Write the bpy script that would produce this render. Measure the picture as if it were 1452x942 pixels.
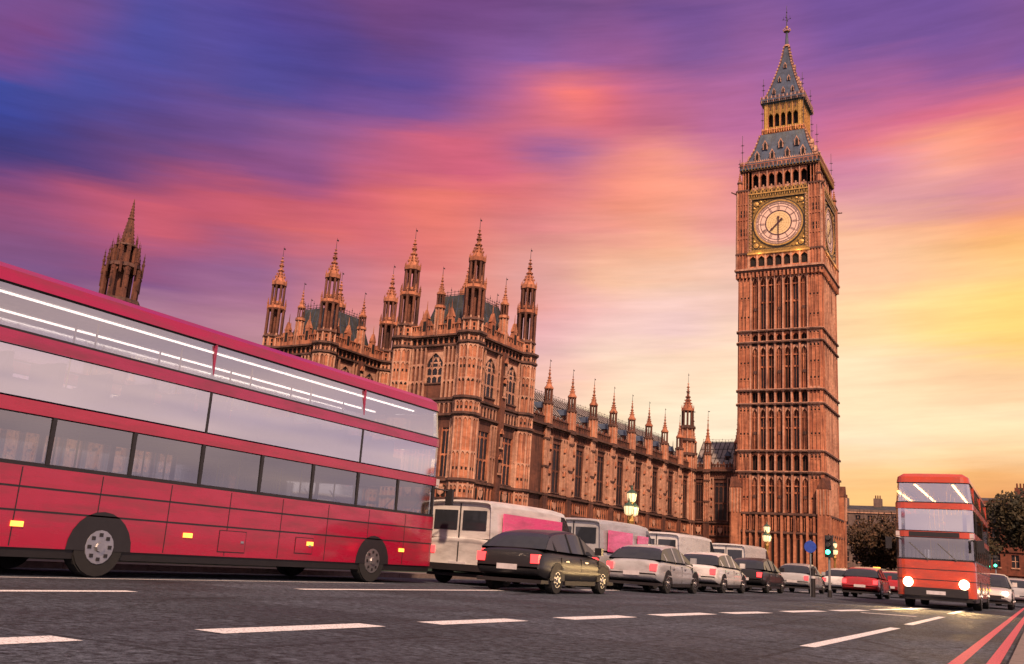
import bpy, bmesh, math, random
from math import sin, cos, pi, radians, sqrt, atan2, asin
from mathutils import Vector, Matrix
random.seed(7)
S = bpy.context.scene
for o in list(bpy.data.objects): bpy.data.objects.remove(o)
COL = S.collection

# ------------------------------------------------------------------ camera
PXW, PXH, FPX = 1452.0, 942.0, 1329.0
pit, rol, yaw = radians(13.6), radians(3.8), radians(29.5)
CAMP = Vector((0, 0, .72))
fw = Vector((-sin(yaw)*cos(pit), cos(yaw)*cos(pit), sin(pit)))
rt0 = Vector((cos(yaw), sin(yaw), 0)); up0 = rt0.cross(fw)
rt = cos(rol)*rt0 + sin(rol)*up0
up = -sin(rol)*rt0 + cos(rol)*up0
cam = bpy.data.cameras.new('camera'); co = bpy.data.objects.new('camera', cam); COL.objects.link(co)
co.matrix_world = Matrix(((rt.x, up.x, -fw.x, CAMP.x), (rt.y, up.y, -fw.y, CAMP.y), (rt.z, up.z, -fw.z, CAMP.z), (0, 0, 0, 1)))
cam.sensor_width = 36; cam.lens = FPX/PXW*36; cam.clip_start = .05; cam.clip_end = 5000
S.camera = co

# ------------------------------------------------------------------ sky
# colours of the sunset clouds at directions measured from the photograph (x, y of the photo -> direction)
SKYPTS = [
(0,10,110,72,140),(120,20,112,70,135),(40,60,125,62,125),(200,40,66,72,158),(100,110,62,74,160),(20,130,58,72,160),(280,40,84,70,150),(0,160,48,62,150),
(60,150,68,58,130),(0,215,56,50,115),(100,215,72,54,118),(170,130,78,66,145),(240,180,92,64,130),(200,215,98,62,120),(120,245,82,56,120),(20,250,74,58,125),(420,30,88,62,140),(450,65,72,58,130),(380,50,72,64,150),(560,30,110,62,120),(640,20,110,62,125),
(380,110,76,68,145),(480,120,80,62,140),(560,100,84,66,145),(620,120,96,68,145),(330,170,104,70,138),(420,185,125,78,138),(540,150,120,78,150),(600,140,110,70,145),(500,190,150,82,138),(640,165,115,75,145),
(300,225,130,68,122),(400,235,150,76,128),(430,255,125,68,128),(550,215,190,85,118),(560,250,195,85,110),(650,200,210,88,110),(660,230,205,85,115),
(30,275,165,70,110),(110,275,195,78,100),(200,290,200,80,98),(300,285,190,76,100),(380,300,205,84,95),(480,290,205,84,100),(560,280,222,98,92),(620,290,238,118,92),(720,290,222,105,105),
(30,320,135,72,118),(120,340,150,74,120),(200,335,205,82,95),(280,345,185,80,105),(380,335,205,88,98),(460,335,218,98,92),(430,345,210,92,100),(540,330,205,95,108),(620,330,228,110,98),
(60,360,120,76,125),(240,370,125,78,130),(320,390,150,92,135),(330,430,165,105,135),(440,370,165,100,130),(500,400,195,112,130),(540,440,215,125,120),(350,360,128,84,135),(600,370,215,110,105),
(680,20,108,64,125),(800,20,110,70,130),(960,20,110,72,140),(700,60,118,74,142),(850,60,150,84,145),(740,85,130,82,150),(1000,60,125,80,145),(1100,90,150,88,150),(1220,90,120,80,150),(1200,40,110,74,148),(1350,20,108,74,150),(1440,20,128,78,140),(1330,75,122,80,152),(1440,60,118,78,152),(1400,110,150,84,145),
(700,130,165,88,145),(740,160,225,98,105),(800,160,250,118,98),(860,165,225,98,108),(700,110,150,85,145),(930,140,190,95,135),(1000,140,170,92,145),(920,190,190,96,128),(1060,170,185,98,150),(1220,150,195,98,140),(1300,150,215,98,130),(1400,150,225,104,118),(1440,180,232,112,110),
(760,200,160,88,140),(820,215,140,86,150),(800,235,160,96,150),(680,180,190,92,125),(700,230,205,90,115),(780,265,222,108,100),(880,240,238,128,112),(940,250,250,152,118),(990,250,245,150,125),(1030,220,200,110,145),(880,285,240,140,108),(740,310,205,110,120),(650,290,228,105,100),
(1240,200,225,110,128),(1300,215,245,150,115),(1400,205,250,150,105),(1230,250,205,125,155),(1290,260,200,135,165),(1340,240,245,165,130),(1410,235,235,140,130),(1300,290,225,150,150),(1400,265,185,120,165),(1440,250,225,140,140),(1430,290,230,140,105),
(800,300,225,125,125),(860,320,225,135,130),(960,310,240,150,120),(1030,320,225,140,140),(700,340,220,125,112),(780,350,215,140,130),(860,350,235,160,130),(960,350,245,175,130),(1030,370,235,180,160),(1230,320,245,180,140),(1320,310,245,175,120),(1420,325,248,165,95),(1440,350,250,185,100),
(780,400,215,150,145),(860,390,245,185,145),(940,400,235,190,165),(1020,420,235,190,170),(800,440,235,165,160),(880,450,240,195,185),(960,460,232,190,190),(1020,480,245,205,175),(800,490,220,165,175),(860,500,245,210,185),(950,520,245,205,175),(820,530,250,200,165),(1020,540,250,220,180),(780,530,235,180,165),
(1220,380,248,190,150),(1300,380,250,193,140),(1400,390,252,200,130),(1440,420,255,207,100),(1220,450,252,207,150),(1310,450,254,210,130),(1400,460,255,213,110),(1440,480,252,200,95),(1230,520,255,220,175),(1320,520,252,206,155),(1400,520,240,186,140),(1440,540,250,201,145),
(900,560,250,222,185),(1010,580,250,225,190),(1230,580,255,221,175),(1320,590,255,218,170),(1420,590,255,218,170),(1230,640,255,216,175),(1440,640,255,211,155),(1230,680,252,195,125),(1320,670,252,195,110),(1440,665,250,200,120),(1440,690,225,140,70),(1400,685,235,150,75),(1230,695,248,185,100),
(700,420,225,140,125),(560,480,215,140,130),(350,480,185,130,140),(200,500,175,125,140),(0,480,165,115,140),(0,600,195,150,150),(300,600,205,165,155),(600,600,235,185,150),(800,650,250,205,150),(1100,750,255,205,130),(0,740,190,150,140),(500,780,225,175,140),(1440,840,235,150,80)]
def px_ray(x, y): return (fw + (x-PXW/2)/FPX*rt - (y-PXH/2)/FPX*up).normalized()
def lin(c): c /= 255.0; return c/12.92 if c <= .04045 else ((c+.055)/1.055)**2.4
AE = []
for x, y, r, g, b in SKYPTS:
    d = px_ray(x, y); AE.append((math.degrees(atan2(d.x, d.y)), math.degrees(asin(d.z)), lin(r), lin(g), lin(b)))
def sky_at(az, el):
    w = 0; c = [0, 0, 0]
    for a, e, r, g, b in AE:
        d2 = ((az-a)/2.3)**2 + ((el-e)/1.25)**2
        q = math.exp(-d2*1.7) + 2e-3/(1+d2)**2
        w += q; c[0] += q*r; c[1] += q*g; c[2] += q*b
    c = [k/w for k in c]; g = .3*c[0]+.5*c[1]+.2*c[2]; return [k+(g-k)*.09 for k in c]
world = bpy.data.worlds.new('World'); S.world = world; world.use_nodes = True
nt = world.node_tree; nt.nodes.clear(); N = nt.nodes.new; L = nt.links.new
def math_node(op, a, b=None, c=None):
    n = N('ShaderNodeMath'); n.operation = op
    for i, q in enumerate((a, b, c)):
        if q is None: continue
        if isinstance(q, (int, float)): n.inputs[i].default_value = q
        else: L(q, n.inputs[i])
    return n.outputs[0]
tc = N('ShaderNodeTexCoord'); sep = N('ShaderNodeSeparateXYZ'); L(tc.outputs['Generated'], sep.inputs[0])
deg = 180/pi
az = math_node('MULTIPLY', math_node('ARCTAN2', sep.outputs[0], sep.outputs[1]), deg)
el = math_node('MULTIPLY', math_node('ARCSINE', sep.outputs[2]), deg)
def sky_noise(sa, se, scale, detail, rough, off, tilt=0.0):
    cx = N('ShaderNodeCombineXYZ')
    L(math_node('MULTIPLY_ADD', az, sa, off), cx.inputs[0])
    L(math_node('MULTIPLY', math_node('MULTIPLY_ADD', az, tilt, el), se), cx.inputs[1])
    n = N('ShaderNodeTexNoise'); n.inputs['Scale'].default_value = scale; n.inputs['Detail'].default_value = detail
    n.inputs['Roughness'].default_value = rough; L(cx.outputs[0], n.inputs['Vector'])
    return n.outputs[0]
n1 = sky_noise(.045, .22, 1.0, 4, .55, 3.1, 0)
n2 = sky_noise(.05, .5, 1.0, 6, .6, 11.7, -.06)
n3 = sky_noise(.09, 1.6, 1.0, 7, .62, 27.0, -.03)
elw = math_node('ADD', el, math_node('ADD', math_node('MULTIPLY', math_node('SUBTRACT', n2, .5), 2.6), math_node('MULTIPLY', math_node('SUBTRACT', n3, .5), 1.0)))
azw = math_node('ADD', az, math_node('MULTIPLY', math_node('SUBTRACT', n1, .5), 5.0))
A0, A1 = -66.0, 6.0
fac = math_node('DIVIDE', math_node('SUBTRACT', azw, A0), A1-A0)
BANDS = [-2, 2, 4, 6, 8, 9.5, 11, 12.5, 14, 15.5, 17, 18.5, 20, 21.5, 23, 24.5, 26, 28, 30, 33, 37]
prev = None
for i, e in enumerate(BANDS):
    r = N('ShaderNodeValToRGB'); L(fac, r.inputs[0]); r.color_ramp.interpolation = 'B_SPLINE'
    K = 32; els = r.color_ramp.elements
    while len(els) < K: els.new(.5)
    for k in range(K): els[k].position = k/(K-1)
    for k in range(K):
        c = sky_at(A0+(A1-A0)*k/(K-1), e); els[k].color = (c[0], c[1], c[2], 1)
    if prev is None: prev = r.outputs[0]
    else:
        mr = N('ShaderNodeMapRange'); mr.inputs['From Min'].default_value = BANDS[i-1]; mr.inputs['From Max'].default_value = e
        L(elw, mr.inputs['Value'])
        mx = N('ShaderNodeMix'); mx.data_type = 'RGBA'; L(mr.outputs[0], mx.inputs['Factor']); L(prev, mx.inputs[6]); L(r.outputs[0], mx.inputs[7]); prev = mx.outputs[2]
# wispy brightness variation of the cloud layer
n4 = sky_noise(.12, 1.1, 1.0, 8, .62, 51.0, -.05)
gain = math_node('MULTIPLY_ADD', n4, .5, .75)
# the rest of the dome, behind and beside the camera: unseen grey-lilac veil, brightened low down to lift the bus window reflections
def smooth(v, a, b):
    m_ = N('ShaderNodeMapRange'); m_.interpolation_type = 'SMOOTHSTEP'; m_.inputs['From Min'].default_value = a; m_.inputs['From Max'].default_value = b; L(v, m_.inputs['Value']); return m_.outputs[0]
veil = math_node('MAXIMUM', math_node('MAXIMUM', smooth(az, 3, 24), smooth(az, -68, -105)), smooth(el, 37, 60))
mv = N('ShaderNodeMix'); mv.data_type = 'RGBA'; L(veil, mv.inputs['Factor']); L(prev, mv.inputs[6]); vr = N('ShaderNodeValToRGB'); L(n2, vr.inputs[0]); e_ = vr.color_ramp.elements; e_[0].position = .36; e_[0].color = (.27, .21, .29, 1); e_[1].position = .64; e_[1].color = (.5, .36, .35, 1); low = math_node('MULTIPLY_ADD', smooth(el, 34, 3), 1.15, 1.0); vs_ = N('ShaderNodeVectorMath'); vs_.operation = 'SCALE'; L(vr.outputs[0], vs_.inputs[0]); L(low, vs_.inputs['Scale']); L(vs_.outputs[0], mv.inputs[7]); prev = mv.outputs[2]
vm = N('ShaderNodeVectorMath'); vm.operation = 'SCALE'; L(prev, vm.inputs[0]); L(gain, vm.inputs['Scale'])
sky = N('ShaderNodeTexSky'); sky.sky_type = 'NISHITA'; sky.sun_disc = False
SUN_EL, SUN_AZ = radians(43), radians(142)       # azimuth clockwise from +Y
sky.sun_elevation = SUN_EL; sky.sun_rotation = SUN_AZ
b1 = N('ShaderNodeBackground'); L(vm.outputs[0], b1.inputs[0]); b1.inputs[1].default_value = 1.12
b2 = N('ShaderNodeBackground'); L(sky.outputs[0], b2.inputs[0]); b2.inputs[1].default_value = .002
ad = N('ShaderNodeAddShader'); L(b1.outputs[0], ad.inputs[0]); L(b2.outputs[0], ad.inputs[1])
wo = N('ShaderNodeOutputWorld'); L(ad.outputs[0], wo.inputs[0])
# ------------------------------------------------------------------ sun (fill from behind the camera, added to light the fronts; the sunset lies ahead)
sl = bpy.data.lights.new('fill_sun', 'SUN'); sl.energy = 4.9; sl.angle = radians(2.5); sl.color = (1, .64, .42)
so = bpy.data.objects.new('fill_sun', sl); COL.objects.link(so)
sd = Vector((sin(SUN_AZ)*cos(SUN_EL), cos(SUN_AZ)*cos(SUN_EL), sin(SUN_EL)))
so.rotation_euler = sd.to_track_quat('Z', 'Y').to_euler(); so.location = (20, -20, 40)
S.view_settings.view_transform = 'Standard'; S.view_settings.look = 'None'; S.view_settings.exposure = 0; S.view_settings.gamma = 1
S.view_settings.use_curve_mapping = False
S.cycles.max_bounces = 6; S.cycles.transparent_max_bounces = 16; S.cycles.caustics_reflective = False; S.cycles.caustics_refractive = False

# ------------------------------------------------------------------ materials
def new_mat(name):
    m = bpy.data.materials.new(name); m.use_nodes = True; t = m.node_tree
    return m, t, t.nodes['Principled BSDF']
def simple(name, col, rough=.5, metal=0, emit=None, es=0, bump=0, bscale=20, var=.12):
    m, t, p = new_mat(name)
    p.inputs['Roughness'].default_value = rough; p.inputs['Metallic'].default_value = metal
    g = t.nodes.new('ShaderNodeNewGeometry'); n = t.nodes.new('ShaderNodeTexNoise'); n.inputs['Scale'].default_value = bscale*.35; n.inputs['Detail'].default_value = 5
    t.links.new(g.outputs['Position'], n.inputs['Vector'])
    mr = t.nodes.new('ShaderNodeMapRange'); mr.inputs['To Min'].default_value = 1-var; mr.inputs['To Max'].default_value = 1+var
    mr.inputs['From Min'].default_value = .3; mr.inputs['From Max'].default_value = .7; t.links.new(n.outputs[0], mr.inputs[0])
    sc = t.nodes.new('ShaderNodeVectorMath'); sc.operation = 'SCALE'; sc.inputs[0].default_value = col[:3]; t.links.new(mr.outputs[0], sc.inputs['Scale'])
    t.links.new(sc.outputs[0], p.inputs['Base Color'])
    if emit: p.inputs['Emission Color'].default_value = (*emit, 1); p.inputs['Emission Strength'].default_value = es
    if bump:
        nb = t.nodes.new('ShaderNodeTexNoise'); nb.inputs['Scale'].default_value = bscale; nb.inputs['Detail'].default_value = 4; t.links.new(g.outputs['Position'], nb.inputs['Vector'])
        b = t.nodes.new('ShaderNodeBump'); b.inputs['Strength'].default_value = bump; b.inputs['Distance'].default_value = .05; t.links.new(nb.outputs[0], b.inputs['Height']); t.links.new(b.outputs[0], p.inputs['Normal'])
    return m
def stone(name, ca, cb, cc, sc=1.0):
    """weathered limestone: block to block variation, rain streaks, soot patches with shapes of their own"""
    m, t, p = new_mat(name); nn, ll = t.nodes.new, t.links.new
    p.inputs['Roughness'].default_value = .88
    g = nn('ShaderNodeNewGeometry')
    a = nn('ShaderNodeTexNoise'); a.inputs['Scale'].default_value = .33*sc; a.inputs['Detail'].default_value = 6; a.inputs['Roughness'].default_value = .65; ll(g.outputs['Position'], a.inputs['Vector'])
    mp = nn('ShaderNodeMapping'); mp.inputs['Scale'].default_value = (2.2*sc, 2.2*sc, .16*sc); ll(g.outputs['Position'], mp.inputs[0])
    b = nn('ShaderNodeTexNoise'); b.inputs['Scale'].default_value = 1; b.inputs['Detail'].default_value = 6; b.inputs['Roughness'].default_value = .6; ll(mp.outputs[0], b.inputs['Vector'])
    mp2 = nn('ShaderNodeMapping'); mp2.inputs['Scale'].default_value = (1.6, 1.6, 3.1); ll(g.outputs['Position'], mp2.inputs[0])
    v = nn('ShaderNodeTexVoronoi'); v.inputs['Scale'].default_value = 1; v.distance = 'CHEBYCHEV'; ll(mp2.outputs[0], v.inputs['Vector'])
    r1 = nn('ShaderNodeValToRGB'); e = r1.color_ramp.elements; e[0].position = .34; e[0].color = (*cb, 1); e[1].position = .62; e[1].color = (*ca, 1); ll(a.outputs[0], r1.inputs[0])
    m1 = nn('ShaderNodeMix'); m1.data_type = 'RGBA'; m1.blend_type = 'MIX'
    r2 = nn('ShaderNodeMapRange'); r2.inputs['From Min'].default_value = .48; r2.inputs['From Max'].default_value = .7; ll(b.outputs[0], r2.inputs[0])
    ll(r2.outputs[0], m1.inputs[0]); ll(r1.outputs[0], m1.inputs[6]); m1.inputs[7].default_value = (*cc, 1)
    hs = nn('ShaderNodeSeparateColor'); ll(v.outputs['Color'], hs.inputs[0])
    r3 = nn('ShaderNodeMapRange'); r3.inputs['To Min'].default_value = .84; r3.inputs['To Max'].default_value = 1.15; ll(hs.outputs[0], r3.inputs[0])
    s2 = nn('ShaderNodeVectorMath'); s2.operation = 'SCALE'; ll(m1.outputs[2], s2.inputs[0]); ll(r3.outputs[0], s2.inputs['Scale'])
    ll(s2.outputs[0], p.inputs['Base Color'])
    nb = nn('ShaderNodeTexNoise'); nb.inputs['Scale'].default_value = 5; nb.inputs['Detail'].default_value = 6; ll(g.outputs['Position'], nb.inputs['Vector'])
    bp = nn('ShaderNodeBump'); bp.inputs['Strength'].default_value = .5; bp.inputs['Distance'].default_value = .06; ll(nb.outputs[0], bp.inputs['Height']); ll(bp.outputs[0], p.inputs['Normal'])
    return m
STONE = stone('limestone', (.57, .235, .13), (.35, .12, .065), (.09, .032, .026))
STONE_B = stone('limestone_soot_and_shade', (.2, .075, .046), (.09, .034, .026), (.035, .016, .014))  # recess shade painted in: darkened beyond soot so the sunk panels look deeper
TRIM = stone('limestone_black_crust', (.16, .08, .062), (.075, .036, .03), (.035, .02, .018))
PALE = stone('limestone_clean', (.62, .36, .25), (.44, .225, .155), (.24, .11, .08))
GLASS_D = simple('leaded_glass', (.014, .012, .016), .45, var=.5, bscale=6)
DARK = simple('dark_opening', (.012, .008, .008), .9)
SLATE = simple('cast_iron_roof', (.06, .085, .14), .55, .0, bump=.3, bscale=3, var=.35)
GREYR = simple('grey_roof_plates', (.26, .23, .22), .6, 0, bump=.3, bscale=3, var=.3)
DSLATE = simple('dark_roof_slate', (.045, .05, .052), .6, 0, bump=.3, bscale=3, var=.4)
SLATE2 = simple('iron_roof_plates', (.085, .1, .14), .5, .0, bump=.3, bscale=3, var=.35)
IRON = simple('black_ironwork', (.03, .026, .03), .5, .4)
GOLD = simple('gilded_stone', (.58, .34, .1), .42, .4, var=.35, bscale=9)
GOLD_D = simple('dull_gilding', (.34, .2, .055), .45, .45, var=.4, bscale=12)
DIAL = simple('opal_glass', (.62, .42, .33), .35, emit=(1, .5, .34), es=.3, var=.06)
DIALC = simple('opal_glass_centre', (.6, .42, .22), .35, emit=(1, .55, .22), es=.3, var=.1)
HAND = simple('clock_hand_copper', (.07, .02, .03), .5)
def glass_mat(name, tint, trans, rough=.04, refl=.16):
    m = bpy.data.materials.new(name); m.use_nodes = True; t = m.node_tree; t.nodes.clear()
    o = t.nodes.new('ShaderNodeOutputMaterial'); tr = t.nodes.new('ShaderNodeBsdfTransparent'); tr.inputs[0].default_value = (*[k*trans for k in tint], 1)
    gl = t.nodes.new('ShaderNodeBsdfGlossy'); gl.inputs['Roughness'].default_value = rough; gl.inputs[0].default_value = (.9, .9, .9, 1)
    fr = t.nodes.new('ShaderNodeFresnel'); fr.inputs[0].default_value = 1.5
    ad = t.nodes.new('ShaderNodeMath'); ad.operation = 'MAXIMUM'; ad.inputs[1].default_value = refl; t.links.new(fr.outputs[0], ad.inputs[0])
    mx = t.nodes.new('ShaderNodeMixShader'); t.links.new(ad.outputs[0], mx.inputs[0]); t.links.new(tr.outputs[0], mx.inputs[1]); t.links.new(gl.outputs[0], mx.inputs[2]); t.links.new(mx.outputs[0], o.inputs[0])
    return m
BGLASS = glass_mat('bus_window_glass', (.97, .97, 1), .97, .05, .58)
BGLASS_T = glass_mat('bus_roof_glass', (.86, .92, .9), .92, .08, .6)
BGLASS_L = glass_mat('bus_lower_glass', (.7, .74, .72), .8, .05, .25)
CGLASS = simple('car_glass', (.03, .035, .045), .05, 0, var=.1)
def grime(m):
    t = m.node_tree; p = t.nodes['Principled BSDF']; src = p.inputs['Base Color'].links[0].from_socket
    g = t.nodes.new('ShaderNodeNewGeometry'); mp = t.nodes.new('ShaderNodeMapping'); mp.inputs['Scale'].default_value = (1.2, .7, 4.0); t.links.new(g.outputs['Position'], mp.inputs[0])
    n = t.nodes.new('ShaderNodeTexNoise'); n.inputs['Scale'].default_value = 1.3; n.inputs['Detail'].default_value = 8; n.inputs['Roughness'].default_value = .65; t.links.new(mp.outputs[0], n.inputs['Vector'])
    r = t.nodes.new('ShaderNodeMapRange'); r.inputs['From Min'].default_value = .45; r.inputs['From Max'].default_value = .75; r.inputs['To Max'].default_value = .5; t.links.new(n.outputs[0], r.inputs[0])
    x = t.nodes.new('ShaderNodeMix'); x.data_type = 'RGBA'; t.links.new(r.outputs[0], x.inputs[0]); t.links.new(src, x.inputs[6]); x.inputs[7].default_value = (.07, .05, .045, 1); t.links.new(x.outputs[2], p.inputs['Base Color'])
    r2 = t.nodes.new('ShaderNodeMapRange'); r2.inputs['From Min'].default_value = .4; r2.inputs['From Max'].default_value = .7; r2.inputs['To Min'].default_value = .2; r2.inputs['To Max'].default_value = .5; t.links.new(n.outputs[0], r2.inputs[0]); t.links.new(r2.outputs[0], p.inputs['Roughness'])
def paint(name, col, rough=.28):
    m = simple(name, col, rough, 0, var=.04, bscale=8); m.node_tree.nodes['Principled BSDF'].inputs['Coat Weight'].default_value = .6; grime(m); m.node_tree.nodes['Principled BSDF'].inputs['Coat Roughness'].default_value = .08; return m
RED = paint('bus_red_paint', (.43, .008, .045)); CRIM = paint('bus_crimson_paint', (.4, .008, .075)); RED2 = paint('bus_orange_red_paint', (.55, .06, .02))
WHITE = paint('white_paint', (.72, .71, .7)); SILVER = paint('silver_paint', (.42, .43, .45), .22); BLACKP = simple('black_paint', (.02, .02, .022), .32, var=.05); CARRED = paint('car_red_paint', (.42, .02, .025))
PINK = paint('pink_panel', (.85, .1, .3), .35); GREYP = paint('grey_paint', (.24, .25, .27))
RUBBER = simple('tyre_rubber', (.018, .018, .018), .85); RIM = simple('alloy_rim', (.45, .45, .46), .3, .8); SEAT = simple('seat_moquette', (.07, .06, .16), .85); BLK = simple('black_trim', (.02, .018, .02), .5); INNER = simple('cabin_lining', (.6, .52, .5), .6)
HEAD = simple('headlight_lit', (.9, .85, .7), .2, emit=(1, .82, .5), es=14); TAIL = simple('tail_light_lit', (.6, .02, .02), .3, emit=(1, .05, .05), es=3.0); AMBER = simple('amber_lamp_lit', (.8, .35, .05), .3, emit=(1, .42, .06), es=2.5)
AMBERP = simple('yellow_pole', (.6, .4, .04), .4); STRIP = simple('strip_light_lit', (.9, .9, .85), .4, emit=(1, .82, .74), es=3.5); STRIPW = simple('warm_strip_light_lit', (.9, .7, .4), .4, emit=(1, .5, .16), es=22)
GREENL = simple('green_signal_lit', (.05, .8, .4), .3, emit=(.05, 1, .45), es=9); GLOBE = simple('lamp_globe_lit', (.9, .75, .5), .4, emit=(1, .72, .36), es=.95)
BLUE = simple('blue_sign_face', (.03, .08, .45), .4); GREENP = simple('green_iron_paint', (.05, .1, .07), .45, .2); WSIGN = simple('pale_sign_face', (.6, .58, .6), .4)

# ------------------------------------------------------------------ mesh builder
class MB:
    def __init__(s): s.v = []; s.f = []; s.m = []; s.mats = []
    def mi(s, m):
        if m not in s.mats: s.mats.append(m)
        return s.mats.index(m)
    def add(s, vs, fs, m):
        b = len(s.v); k = s.mi(m); s.v += vs
        for f in fs: s.f.append([b+i for i in f]); s.m.append(k)
    def box(s, x0, x1, y0, y1, z0, z1, m):
        s.add([(x0,y0,z0),(x1,y0,z0),(x1,y1,z0),(x0,y1,z0),(x0,y0,z1),(x1,y0,z1),(x1,y1,z1),(x0,y1,z1)],
              [(0,3,2,1),(4,5,6,7),(0,1,5,4),(1,2,6,5),(2,3,7,6),(3,0,4,7)], m)
    def fbox(s, F, s0, s1, n0, n1, z0, z1, m):
        P = [F(s0,n1,z0),F(s1,n1,z0),F(s1,n0,z0),F(s0,n0,z0),F(s0,n1,z1),F(s1,n1,z1),F(s1,n0,z1),F(s0,n0,z1)]
        s.add(P, [(0,3,2,1),(4,5,6,7),(0,1,5,4),(1,2,6,5),(2,3,7,6),(3,0,4,7)], m)
    def fpoly(s, F, pts, n0, n1, m):
        k = len(pts); P = [F(a,n1,z) for a, z in pts] + [F(a,n0,z) for a, z in pts]
        s.add(P, [tuple(range(k)), tuple(range(2*k-1, k-1, -1))] + [((i+1)%k, i, k+i, k+(i+1)%k) for i in range(k)], m)
    def prism(s, x, y, z0, z1, r0, r1, m, k=8, rot=None, caps=True):
        rot = pi/k if rot is None else rot
        P = [(x+r0*cos(rot+2*pi*i/k), y+r0*sin(rot+2*pi*i/k), z0) for i in range(k)] + [(x+r1*cos(rot+2*pi*i/k), y+r1*sin(rot+2*pi*i/k), z1) for i in range(k)]
        f = [(i, (i+1)%k, k+(i+1)%k, k+i) for i in range(k)]
        if caps: f += [tuple(range(k-1,-1,-1)), tuple(range(k, 2*k))]
        s.add(P, f, m)
    def lathe(s, x, y, prof, m, k=8, rot=None):
        for (r0,z0), (r1,z1) in zip(prof[:-1], prof[1:]): s.prism(x, y, z0, z1, r0, r1, m, k, rot)
    def tube(s, a, b, r0, r1, m, k=6):
        a = Vector(a); b = Vector(b); d = (b-a).normalized(); u = d.orthogonal().normalized(); w = d.cross(u)
        P = [tuple(a+r0*(cos(2*pi*i/k)*u+sin(2*pi*i/k)*w)) for i in range(k)] + [tuple(b+r1*(cos(2*pi*i/k)*u+sin(2*pi*i/k)*w)) for i in range(k)]
        s.add(P, [(i,(i+1)%k,k+(i+1)%k,k+i) for i in range(k)] + [tuple(range(k-1,-1,-1)), tuple(range(k,2*k))], m)
    def sphere(s, x, y, z, r, m, rz=1, k=10, h=6):
        pr = [(max(r*sin(pi*i/h), .002), z-r*rz*cos(pi*i/h)) for i in range(h+1)]
        P = []; 
        for q, zz in pr: P += [(x+q*cos(2*pi*i/k), y+q*sin(2*pi*i/k), zz) for i in range(k)]
        s.add(P, [(j*k+i, j*k+(i+1)%k, (j+1)*k+(i+1)%k, (j+1)*k+i) for j in range(h) for i in range(k)], m)
    def build(s, name, parent=None, loc=(0,0,0), rz=0, smooth=False, bevel=0):
        me = bpy.data.meshes.new(name); me.from_pydata(s.v, [], s.f); 
        for m in s.mats: me.materials.append(m)
        me.polygons.foreach_set('material_index', s.m); me.update()
        if smooth: me.polygons.foreach_set('use_smooth', [True]*len(me.polygons))
        o = bpy.data.objects.new(name, me); COL.objects.link(o); o.location = loc; o.rotation_euler = (0,0,rz)
        if parent: o.parent = parent
        if bevel:
            b = o.modifiers.new('bevel', 'BEVEL'); b.width = bevel; b.segments = 2; b.limit_method = 'ANGLE'
        return o
def Face(ox, oy, dx, dy, dn=0):
    nx, ny = dy, -dx
    return lambda a, n, z: (ox+dx*a+nx*(n+dn), oy+dy*a+ny*(n+dn), z)
def thing(name, label, cat, loc=(0,0,0), rz=0, group=None):
    o = bpy.data.objects.new(name, None); COL.objects.link(o); o.location = loc; o.rotation_euler = (0,0,rz); o.empty_display_size = .5
    o['label'] = label; o['category'] = cat
    if group: o['group'] = group
    return o
def tag(o, label, cat, group=None, kind=None):
    o['label'] = label; o['category'] = cat
    if group: o['group'] = group
    if kind: o['kind'] = kind
    return o
def struct(o): o['kind'] = 'structure'; return o
def dup(root, loc, rz=None, label=None, group=None):
    def cp(o, par):
        c = o.copy(); COL.objects.link(c)
        if par: c.parent = par
        for ch in o.children: cp(ch, c)
        return c
    r = cp(root, None); r.location = loc
    if rz is not None: r.rotation_euler = (0,0,rz)
    if label: r['label'] = label
    if group: r['group'] = group
    return r

# ------------------------------------------------------------------ gothic kit
def arch_pts(s0, s1, zs, zt, n=6):
    c = (s0+s1)/2; hw = (s1-s0)/2
    L_ = [(c-hw*(1-(t/n)**2.0), zs+(zt-zs)*(t/n)) for t in range(n+1)]
    R_ = [(c+hw*(1-(t/n)**2.0), zs+(zt-zs)*(t/n)) for t in range(n-1, -1, -1)]
    return L_, R_
def spandrels(mb, F, s0, s1, zs, zt, ztop, n0, n1, m, n=5):
    L_, R_ = arch_pts(s0, s1, zs, zt, n); c = (s0+s1)/2
    mb.fpoly(F, [(s0, zs)] + L_[1:] + [(c, ztop), (s0, ztop)], n0, n1, m)
    mb.fpoly(F, [(c, zt)] + R_[0:] + [(s1, ztop), (c, ztop)], n0, n1, m)
def fill(mb, F, S0, S1, z0, z1, opens, n0, n1, m):
    """solid wall surface with real openings (s0, s1, z0, z1)"""
    cuts = sorted({S0, S1, *[o[0] for o in opens], *[o[1] for o in opens]})
    for a, b in zip(cuts[:-1], cuts[1:]):
        zz = z0
        for o in sorted([o for o in opens if o[0] <= a+1e-6 and o[1] >= b-1e-6], key=lambda o: o[2]):
            if o[2] > zz: mb.fbox(F, a, b, n0, n1, zz, o[2], m)
            zz = o[3]
        if zz < z1: mb.fbox(F, a, b, n0, n1, zz, z1, m)
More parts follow.
